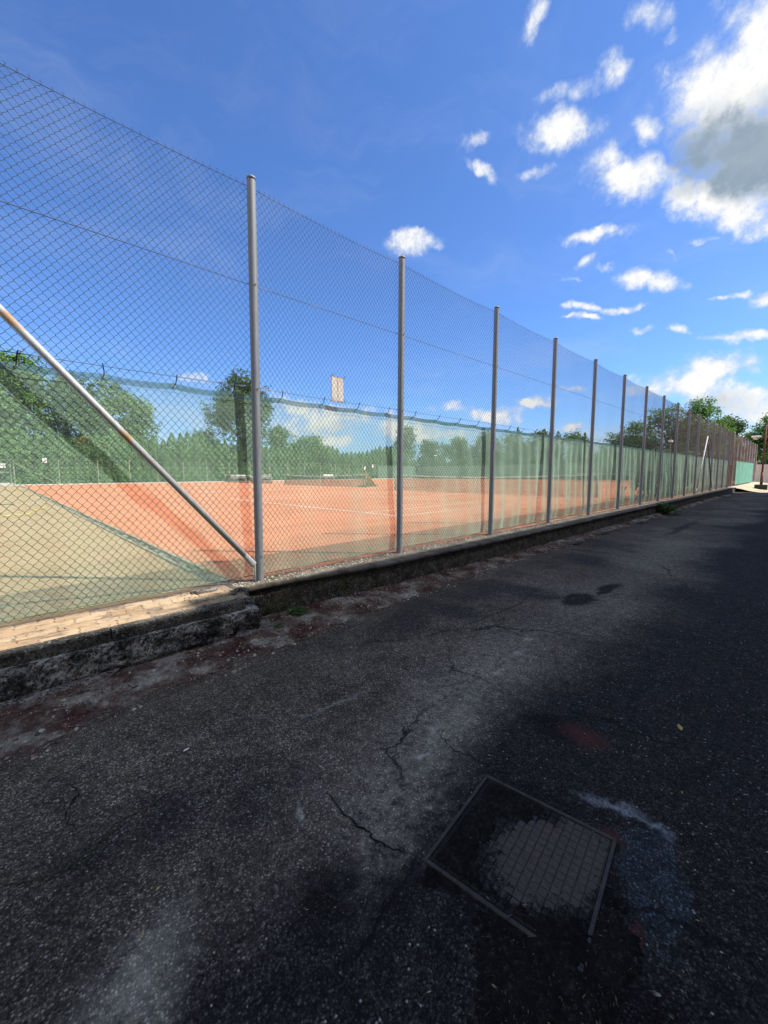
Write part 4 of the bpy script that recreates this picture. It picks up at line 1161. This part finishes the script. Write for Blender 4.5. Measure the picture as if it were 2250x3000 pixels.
# ------------------------------------------------------------------ building on the near side of the road (its shadow covers the road)
BY = -5.9
b = thing('building', 'long plastered building along the near side of the road, outside the picture', 'building', (13, BY, 0))
mb = MB(); mb.box(-16, -15, -.05, 6.3, BY, 9.70); mb.box(6.304, -15.02, -.05, 41.9, BY+.002, 10.22); mb.build('wall', M['plaster'], b)
mb = MB(); mb.box(-16.1, -15.1, 9.704, 6.29, BY-.05, 9.76); mb.box(6.31, -15.1, 10.224, 42, BY-.05, 10.28); mb.build('roof', M['dark'], b)
for i in range(13):
    for z in (1.2, 4.4, 7.2):
        x = -13+4.2*i
        mb = MB(); mb.bbox(x-.75, BY-.05, z-.06, x+.75, BY+.05, z+1.66, .01); f = mb.build('window', M['white'], b)
        mb = MB(); mb.bbox(x-.62, BY+.03, z+.06, x-.03, BY+.055, z+1.54, .003); mb.bbox(x+.03, BY+.03, z+.06, x+.62, BY+.055, z+1.54, .003); q = mb.build('pane', M['glass'], b); q.parent = f

# ------------------------------------------------------------------ plants
def leafquad(mb, p, N, L, W, rnd):
    t = N.orthogonal().normalized(); t = Matrix.Rotation(rnd.uniform(0, 6.283), 3, N) @ t; bb = N.cross(t)
    mb.v += [tuple(p-t*L), tuple(p-bb*W+N*W*.25), tuple(p+t*L), tuple(p+bb*W+N*W*.25)]
    o = len(mb.v)-4; mb.f.append((o, o+1, o+2, o+3))
def crown(lobes, n, leaf, seed, clump=.55, per=16, shell=.55):
    rnd = random.Random(seed); mb = MB()
    vol = [l[3]*l[4]*l[5] for l in lobes]; tot = sum(v**.72 for v in vol)
    for l, v in zip(lobes, vol):
        k = max(1, int(n*v**.72/tot/per))
        for _ in range(k):
            d = Vector((rnd.gauss(0, 1), rnd.gauss(0, 1), rnd.gauss(0, 1))).normalized()
            r = rnd.random()**(1-shell) if rnd.random() < .8 else rnd.uniform(.9, 1.14)
            r *= 1+.22*mn.noise(d*2.1+Vector((seed, l[0], l[2])))
            c = Vector((l[0]+d.x*l[3]*r, l[1]+d.y*l[4]*r, l[2]+d.z*l[5]*r)); cs = clump*rnd.uniform(.5, 1.25)
            for _q in range(int(per*rnd.uniform(.6, 1.4))):
                p = c+Vector((rnd.gauss(0, cs), rnd.gauss(0, cs), rnd.gauss(0, cs*.62)))
                N = (d*.8+Vector((rnd.gauss(0, .7), rnd.gauss(0, .7), rnd.gauss(.45, .7)))).normalized()
                leafquad(mb, p, N, leaf*rnd.uniform(.6, 1.25), leaf*rnd.uniform(.35, .7), rnd)
    return mb
def trunk(x, y, z0, h, r, lobes, seed):
    rnd = random.Random(seed); mb = MB()
    b_ = [(x+.05*h*.1*rnd.uniform(-1, 1)*i, y+.005*h*rnd.uniform(-1, 1)*i, z0+h*i/6) for i in range(7)]
    mb.tube(b_, [r*(1.25 if i == 0 else 1)*(1-.13*i) for i in range(7)], 10)
    for l in lobes:
        s_ = Vector(b_[2+rnd.randrange(3)]); e = Vector((l[0], l[1], l[2]))
        m_ = (s_+e)/2+Vector((0, 0, .1*h*rnd.uniform(0, .5)))
        mb.tube([s_, m_, e], [r*.45, r*.28, r*.10], 6)
        for _ in range(3):
            e2 = e+Vector((rnd.uniform(-1, 1)*l[3]*.7, rnd.uniform(-1, 1)*l[4]*.7, rnd.uniform(-.1, .8)*l[5]))
            mb.tube([m_, (m_+e2)/2+Vector((0, 0, .2)), e2], [r*.2, r*.12, r*.04], 5)
    return mb
def tree(name, x, y, z0, lobes, th, tr, n, leaf, mat, seed, label, group=None, cl=.55, per=16):
    """lobes are relative to the foot of the tree"""
    L = [(x+a, y+b_, z0+c, d, e, f) for a, b_, c, d, e, f in lobes]
    t = thing(name, label, 'tree', (x, y, z0), group)
    trunk(x, y, z0-.1, th, tr, L, seed).build('trunk', M['bark'], t, smooth=True)
    crown(L, n, leaf, seed, cl, per).build('crown', mat, t)
    return t
def lob(h, r, seed, base=.3, k=7):
    rnd = random.Random(seed); out = [(0, 0, h*(base+1)/2, r*.72, r*.72, h*(1-base)/2*.92)]
    for i in range(k):
        a = 6.283*i/k+rnd.uniform(-.3, .3); zf = rnd.uniform(base+.12, .86); w_ = r*(1.05-.75*max(0, zf-.55)/.45)
        s_ = r*rnd.uniform(.34, .5)
        out.append((cos(a)*w_*.62, sin(a)*w_*.62, h*zf, s_, s_, s_*rnd.uniform(.7, .95)))
    out.append((rnd.uniform(-.2, .2)*r, 0, h*.90, r*.42, r*.42, h*.10))
    return out
G2 = .31
TR = [  # x, y, h, r, material, seed, base, leaves, label
 (-7.5, 60, 13.5, 5.0, 'leafA', 1, .10, 9000, 'tall leafy tree behind the gate at the left edge'),
 (1.2, 59.5, 15.2, 5.2, 'leafA', 2, .10, 11000, 'tallest round green tree at the far left behind the number 2 plate'),
 (6.6, 61, 14.0, 4.4, 'leafC', 3, .12, 8000, 'dark green tree with autumn yellow spray, second from the left'),
 (10.6, 60, 13.4, 3.6, 'leafB', 4, .15, 6500, 'pale green round tree beside the dark one, left of the diagonal brace foot'),
 (14.0, 60.5, 12.2, 3.2, 'leafB', 5, .15, 5500, 'lower pale green tree at the right end of the left tree group'),
 (29.3, 59.5, 17.4, 5.6, 'leafC', 6, .22, 12000, 'tall lone oval tree standing behind the white benches'),
 (24.2, 61.5, 8.2, 2.6, 'leafB', 16, .2, 3000, 'small pale tree at the left foot of the tall lone oval tree'),
 (36.4, 60, 9.2, 3.5, 'leafB', 7, .1, 5000, 'airy pale tree right of the tall lone oval tree'),
 (41.0, 58.6, 7.9, 4.2, 'leafA', 8, .05, 5500, 'low broad bright green tree right of the airy pale tree'),
 (67.5, 60, 12.0, 3.3, 'leafC', 9, .1, 5500, 'tall pointed tree just right of the second tall fence post'),
 (74.8, 59, 9.2, 3.2, 'leafC', 10, .1, 4500, 'dark tree behind the floodlight at the far corner'),
 (74, 50, 9.0, 3.6, 'leafA', 11, .05, 4500, 'green tree behind the end screen, first to the right of the floodlight'),
 (75, 44, 10.0, 3.6, 'leafC', 12, .05, 4500, 'dark green tree behind the end screen, second to the right of the floodlight'),
 (74, 37.5, 8.8, 3.4, 'leafA', 13, .05, 4500, 'green tree behind the end screen, left of the third tall fence post'),
 (75, 31.5, 9.2, 3.6, 'leafC', 14, .05, 4500, 'dark green tree behind the end screen, right of the third tall fence post'),
 (76, 25.5, 8.3, 3.2, 'leafA', 15, .05, 4500, 'green tree behind the end screen, right of the fourth tall fence post'),
 (84, 21.5, 8.4, 3.6, 'leafA', 20, .02, 4500, 'low left shoulder tree of the high clump rising over the far fence'),
 (84, 18.0, 10.2, 4.2, 'leafA', 21, .02, 8000, 'left bushy tree of the high clump rising over the far fence'),
 (83, 12.9, 12.0, 4.8, 'leafB', 22, .02, 10000, 'middle tree of the high clump rising over the far fence'),
 (82, 8.4, 12.7, 4.4, 'leafA', 23, .02, 11000, 'tallest ragged tree of the high clump above the far fence'),
 (86, 5.2, 10.2, 2.9, 'leafC', 24, .02, 6000, 'dark tree at the right end of the high clump'),
 (80, -.6, 9.6, 3.8, 'leafA', 25, .03, 9000, 'big leafy tree behind the street lamp at the right edge'),
 (79, -6.5, 10.2, 3.9, 'leafC', 26, .03, 7000, 'dark leafy tree behind the pale concrete fence'),
 (84, -13, 9.5, 4.2, 'leafA', 27, .03, 5000, 'leafy tree behind the concrete fence, out to the right'),
]
for x, y, h, r, mt, sd, base, nl, lab in TR:
    t = tree('leafy_tree', x, y, G2, lob(h, r, sd, base, 9 if h > 11 else 7), h*.7, .05+h*.020, int(nl*1.3), .21 if y > 30 else .19, M[mt], sd, lab, 'trees around the courts', .42, 18)
    if sd == 3:
        crown([(x+1.0, y-4.6, 5.4, .75, .5, .8), (x+2.6, y-4.7, 5.0, .4, .4, .4)], 420, .17, 44, .25, 14).build('yellow_spray', M['yellowleaf'], t)
# clipped conifers in a long row
def thuja_mesh(h, r, n, seed):
    rnd = random.Random(seed); mb = MB()
    for i in range(n):
        t = 1-sqrt(rnd.random()*.98); z = .15+h*t
        prof = r*min(1, (1-t)*2.6)**.7*(.85+.15*sin(t*9+seed))
        a = rnd.uniform(0, 6.283); q = prof*(.72+.36*rnd.random())*(1+.16*mn.noise(Vector((cos(a)*1.5, sin(a)*1.5, z*1.3+seed))))
        p = Vector((cos(a)*q, sin(a)*q, z)); N = Vector((cos(a), sin(a), .25)).normalized()
        N = (N+Vector((rnd.gauss(0, .35), rnd.gauss(0, .35), rnd.gauss(0, .35)))).normalized()
        up = Vector((0, 0, 1)); tt = (up-N*N.dot(up)).normalized(); bb = N.cross(tt); L = rnd.uniform(.12, .26); W = rnd.uniform(.05, .10)
        o = len(mb.v); mb.v += [tuple(p-tt*L*.6), tuple(p-bb*W), tuple(p+tt*L), tuple(p+bb*W)]; mb.f.append((o, o+1, o+2, o+3))
    return mb
def conifer(h, r, n, seed, mat, label, group, loc, nm='conifer'):
    t = thing(nm, label, 'conifer', (0, 0, 0), group)
    mb = MB(); mb.tube([(0, 0, -.1), (0, 0, h*.5), (0, 0, h*.93)], [.09, .06, .02], 8); mb.build('trunk', M['bark'], t)
    thuja_mesh(h, r, n, seed).build('crown', M[mat], t); t.location = loc
    return t
HL = 'clipped dark green conifer in the long hedge row behind the back fence'
HG = 'conifers of the long hedge row'
c1 = conifer(6.1, .98, 3600, 1, 'thuja', HL, HG, (-9, 56.6, G2)); c2 = conifer(6.1, .95, 3600, 2, 'thuja', HL, HG, (-7.75, 56.7, G2))
hr = random.Random(5); x = -6.5; i = 0
while x < 64.5:
    hh = (1.0+.06*hr.uniform(-1, 1))*(1.0 if x < 36 else .96+.10*sin(x*.35))
    if 16.6 < x < 22: hh *= 1.13
    copy_thing((c1, c2)[i % 2], (x, 56.6+hr.uniform(-.2, .2), G2), hr.uniform(0, 6.28), (1, 1, hh)); x += 1.08*hr.uniform(.9, 1.1); i += 1
EL = 'slim pointed dark conifer standing among the trees behind the end screen'
e1 = conifer(8.6, 1.25, 3600, 7, 'leafC', EL, 'pointed conifers behind the end screen', (72.0, 47.0, G2))
for q, (x, y, s_) in enumerate(((72.5, 41, 1.05), (72, 34.6, 1.12), (72, 29.5, 1.05), (73, 27.4, .98), (72, 22.5, .9), (73, 53.5, .95), (72, 39, .9), (72, 32.4, .86))):
    copy_thing(e1, (x, y, G2), q*1.1, (1, 1, s_))
# low filler shrubs behind the end screen
SLB = 'low dense shrub behind the end screen'
s1 = thing('shrub', SLB, 'shrub', (0, 0, 0), 'shrubs behind the end screen')
L_ = lob(4.2, 2.6, 31, .0, 6); trunk(0, 0, -.1, 2.2, .10, L_, 31).build('trunk', M['bark'], s1); crown(L_, 3200, .2, 31, .4).build('crown', M['leafC'], s1); s1.location = (69.5, 4, G2)
for q in range(14): copy_thing(s1, (69.5+1.2*(q % 2), 7.6+3.7*q, G2), q*1.7, (1.1, 1.1, .95+.15*sin(q*2.1)))
R2 = 'low dense shrub behind the pale concrete fence'
for q in range(3): copy_thing(s1, (72+2*(q % 2), -1.0-4.2*q, .0), q*2.3+1, (1.1, 1.1, 1.0), R2)['group'] = 'shrubs behind the concrete fence'
R3 = 'low dense shrub far off below the high clump of trees'
for q in range(4): copy_thing(s1, (88, 4+4.2*q, .2), q*2.3+.4, (1.3, 1.2, 1.35), R3)['group'] = 'shrubs below the high clump'
# dark shrubs growing against the net
for x, h, sd, lab in ((19.6, 1.4, 51, 'dark shrub growing against the inside of the net left of the crate stack'), (21.8, 2.0, 52, 'taller dark shrub growing against the inside of the net beside the crate stack'), (27.5, 1.5, 53, 'dark shrub behind the net at the foot of the pale leaning brace')):
    t = thing('shrub', lab, 'shrub', (x, .75, G2)); L_ = [(x+.35*i-.35, .75, G2+h*(.4+.12*i), .5, .38, h*.45) for i in range(3)]
    trunk(x, .75, G2-.05, h*.6, .04, L_, sd).build('trunk', M['bark'], t); crown(L_, 1500, .06, sd, .14, 12).build('crown', M['leafC'], t)
# weeds at the foot of the wall
def weed(x, y, z, r, h, n, seed, label, flower=False):
    rnd = random.Random(seed); t = thing('weed', label, 'weed', (x, y, z)); mb = MB(); sm = MB()
    for i in range(n):
        a = rnd.uniform(0, 6.28); q = r*rnd.random()**.6; hh = h*rnd.uniform(.3, 1)*(1-.5*q/r)
        e = Vector((x+cos(a)*q, y+sin(a)*q, z+hh))
        if i % 3 == 0: sm.tube([(x, y, z-.01), ((x+e.x)/2, (y+e.y)/2, z+hh*.7), tuple(e)], r*.018, 4, False)
        N = Vector((cos(a)*.5, sin(a)*.5, 1)).normalized(); L = r*rnd.uniform(.13, .28)
        tt = Vector((cos(a), sin(a), .1)).normalized(); bb = N.cross(tt).normalized(); W = L*.42
        mb.add([tuple(e-tt*L), tuple(e-bb*W), tuple(e-bb*W*.8+tt*L*.6), tuple(e+tt*L-N*L*.2), tuple(e+bb*W*.8+tt*L*.6), tuple(e+bb*W)], [(0, 1, 2, 3, 4, 5)])
    sm.build('stem', M['weed'], t); mb.build('leaf_rosette', M['weed'], t)
    if flower:
        fb = MB(); fb.rock((x+r*.3, y-r*.3, z+h*.98), r*.09, 3, .15); fb.build('flower', M['white'], t)
weed(1.80, -.60, .03, .055, .05, 60, 1, 'small bright green weed in the dirt at the broken corner of the wall')
weed(2.12, -.40, .03, .10, .09, 110, 2, 'low weed patch at the foot of the mossy wall, right of the first weed')
weed(16.7, -.56, .01, .42, .50, 170, 3, 'bushy green weed with a white flower at the far foot of the wall', True)
weed(19.2, -.62, .01, .16, .14, 50, 4, 'tiny weed at the wall foot beyond the flowering one')
weed(2.05, -.02, .335, .05, .05, 26, 5, 'tiny weed on the sunlit gravel right behind the nearest tall post')
# tufts along the channel
rnd = random.Random(12); mb = MB()
for i in range(420):
    y = .5+26*rnd.random()**1.7; x = 1.60+rnd.gauss(0, .05)
    if fbm(y*.8, 3.) < .0: continue
    a = rnd.uniform(0, 6.28); h = rnd.uniform(.04, .15); l = rnd.uniform(.2, .8)*h
    mb.add([(x-.004, y, .32), (x+.004, y, .32), (x+cos(a)*l, y+sin(a)*l, .32+h)], [(0, 1, 2)])
tag(mb.build('channel_grass', M['leafB']), 'grass tufts growing in the channel between court and yard', 'grass', kind='stuff')
# ------------------------------------------------------------------ sky, sun, camera
SUN = Vector((.67*cos(radians(52)), -.742*cos(radians(52)), sin(radians(52)))).normalized()
W = bpy.data.worlds.new("World"); S.world = W; W.use_nodes = True
W.cycles.sampling_method = 'MANUAL'; W.cycles.sample_map_resolution = 256
W.node_tree.nodes.clear(); g = NT(W.node_tree)
sky = g.new('ShaderNodeTexSky', sky_type='NISHITA'); sky.sun_disc = False
sky.sun_elevation = radians(52); sky.sun_rotation = atan2(SUN.x, SUN.y); sky.air_density = 1.0; sky.dust_density = .55; sky.ozone_density = 2.2
V = g.gen()
nv = g.new('ShaderNodeVectorMath', operation='NORMALIZE'); g.l.new(V, nv.inputs[0]); V = nv.outputs[0]
def warp(v, scale, amt, det=4):
    n = g.noise(scale, det, .62, vec=v, out='Color')
    nd = g.new('ShaderNodeVectorMath', operation='MULTIPLY_ADD'); g.put(nd.inputs[0], n); nd.inputs[1].default_value = (amt,)*3; nd.inputs[2].default_value = (-amt*.5,)*3
    return g.vadd(v, nd.outputs[0])
Vw = warp(warp(V, 6., .075), 22., .030, 5)
def fld(vec, c):
    d0, t1, t2, w = c
    u = g.dot(vec, t1); v = g.dot(vec, t2)
    r2 = g.m('ADD', g.m('MULTIPLY', u, u), g.m('MULTIPLY', v, v))
    return g.m('MULTIPLY_ADD', r2, -w, 1.12*w)
F = None
for c in CLOUDS:
    f = fld(Vw, c); F = f if F is None else g.m('MAXIMUM', F, f)
def puffs(v):
    # billows: rounded cells at three sizes, plus fine ragged detail
    a = g.new('ShaderNodeTexVoronoi', feature='F1'); g.put(a.inputs['Vector'], v); a.inputs['Scale'].default_value = 15.
    b = g.new('ShaderNodeTexVoronoi', feature='F1'); g.put(b.inputs['Vector'], v); b.inputs['Scale'].default_value = 41.
    n = g.noise(20., 7, .68, vec=v)
    s_ = g.m('ADD', g.m('MULTIPLY', a.outputs['Distance'], -.62), g.m('MULTIPLY', b.outputs['Distance'], -.34))
    return g.m('ADD', g.m('ADD', s_, .52), g.m('MULTIPLY', g.m('SUBTRACT', n, .5), 2.6))
wis = puffs(warp(V, 11., .03))
wis2 = g.m('ADD', wis, .5)
front = g.step(g.dot(V, (.687, .72, -.03)), .25, .4)
F = g.m('ADD', F, g.m('MULTIPLY', wis, 1.15))
dens = g.m('MULTIPLY', g.m('POWER', g.step(F, -.25, 1.30), 1.15), front)
# added bright clouds behind the camera, out of view, as fill for the shaded road
gen = g.noise(3.3, 7, .6, vec=g.scale(V, (1., 1., 2.6)))
az = g.sep(V)
behind = g.step(g.dot(V, (.687, .72, 0)), .15, -.25)
dens = g.m('MAXIMUM', dens, g.m('MULTIPLY', g.m('MULTIPLY', g.step(gen, .44, .58), behind), g.step(az[2], .02, .2)))
veil = g.m('MULTIPLY', g.step(g.noise(2.6, 6, .66, vec=g.scale(warp(V, 2., .3), (1., .6, 3.4))), .44, .80), .30)
low = g.step(az[2], .30, .02)
veil = g.m('MULTIPLY', veil, g.m('ADD', .45, g.m('MULTIPLY', low, 2.2)))
SH = None
for c in SHADE:
    f = g.step(g.m('ADD', fld(Vw, c), g.m('MULTIPLY', wis, .9)), -.35, 1.05)
    f = g.m('MULTIPLY', g.m('MULTIPLY', f, front), c[3]); SH = f if SH is None else g.m('MAXIMUM', SH, f)
tint = g.mix(1., sky.outputs[0], SKYTINT, 'MULTIPLY')
tint = g.mix(veil, tint, (CW*.72, CW*.80, CW*.92))
thick = g.step(g.m('ADD', F, g.m('MULTIPLY', wis, .8)), .15, 1.5)
ccol = g.mix(thick, (CW*.66, CW*.75, CW*.90), (CW, CW, CW*.985))
SH = g.m('MULTIPLY', SH, g.ramp(g.noise(5., 6, .65, vec=V), (.3, .72), (.62, 1.)))
ccol = g.mix(SH, ccol, (CW*.29, CW*.385, CW*.49))
ccol = g.mix(behind, ccol, (9.5, 9.4, 9.1))  # unseen clouds set brighter than the visible ones to fill the shade
colr = g.mix(dens, tint, ccol)
bg = g.new('ShaderNodeBackground'); g.l.new(colr, bg.inputs[0]); bg.inputs[1].default_value = SKYS
o = g.new('ShaderNodeOutputWorld'); g.l.new(bg.outputs[0], o.inputs[0])

L = bpy.data.lights.new('sun', 'SUN'); L.energy = SUNE; L.angle = radians(.53); L.color = (1., .955, .88)
lo = bpy.data.objects.new('sun', L); COL.objects.link(lo); lo.rotation_euler = (-SUN).to_track_quat('-Z', 'Y').to_euler(); lo.location = (20, -30, 40)

cam = bpy.data.cameras.new('camera'); co = bpy.data.objects.new('camera', cam); COL.objects.link(co)
R_, U_, F_ = Vector((.72351426, -.69029365, -.00466845)), Vector((.06943391, .06604357, .995398)), Vector((.68680859, .7205088, -.09571326))
mx = Matrix.Identity(4)
for i in range(3): mx[i][0] = R_[i]; mx[i][1] = U_[i]; mx[i][2] = -F_[i]
mx[0][3], mx[1][3], mx[2][3] = 0., -3.92952, 1.46
co.matrix_world = mx
cam.sensor_fit = 'HORIZONTAL'; cam.sensor_width = 36.; cam.lens = 36*870./1659.; cam.clip_start = .05; cam.clip_end = 5000
S.camera = co
S.render.resolution_x = 768; S.render.resolution_y = 1024
vs = S.view_settings; S.display_settings.display_device = 'sRGB'; vs.view_transform = 'Standard'; vs.look = 'None'; vs.exposure = EXPO; vs.gamma = 1.; vs.use_curve_mapping = False
S.cycles.max_bounces = 8; S.cycles.transparent_max_bounces = 24; S.cycles.diffuse_bounces = 3
# tidy helper properties
for ob in S.objects:
    if 'org' in ob: del ob['org']
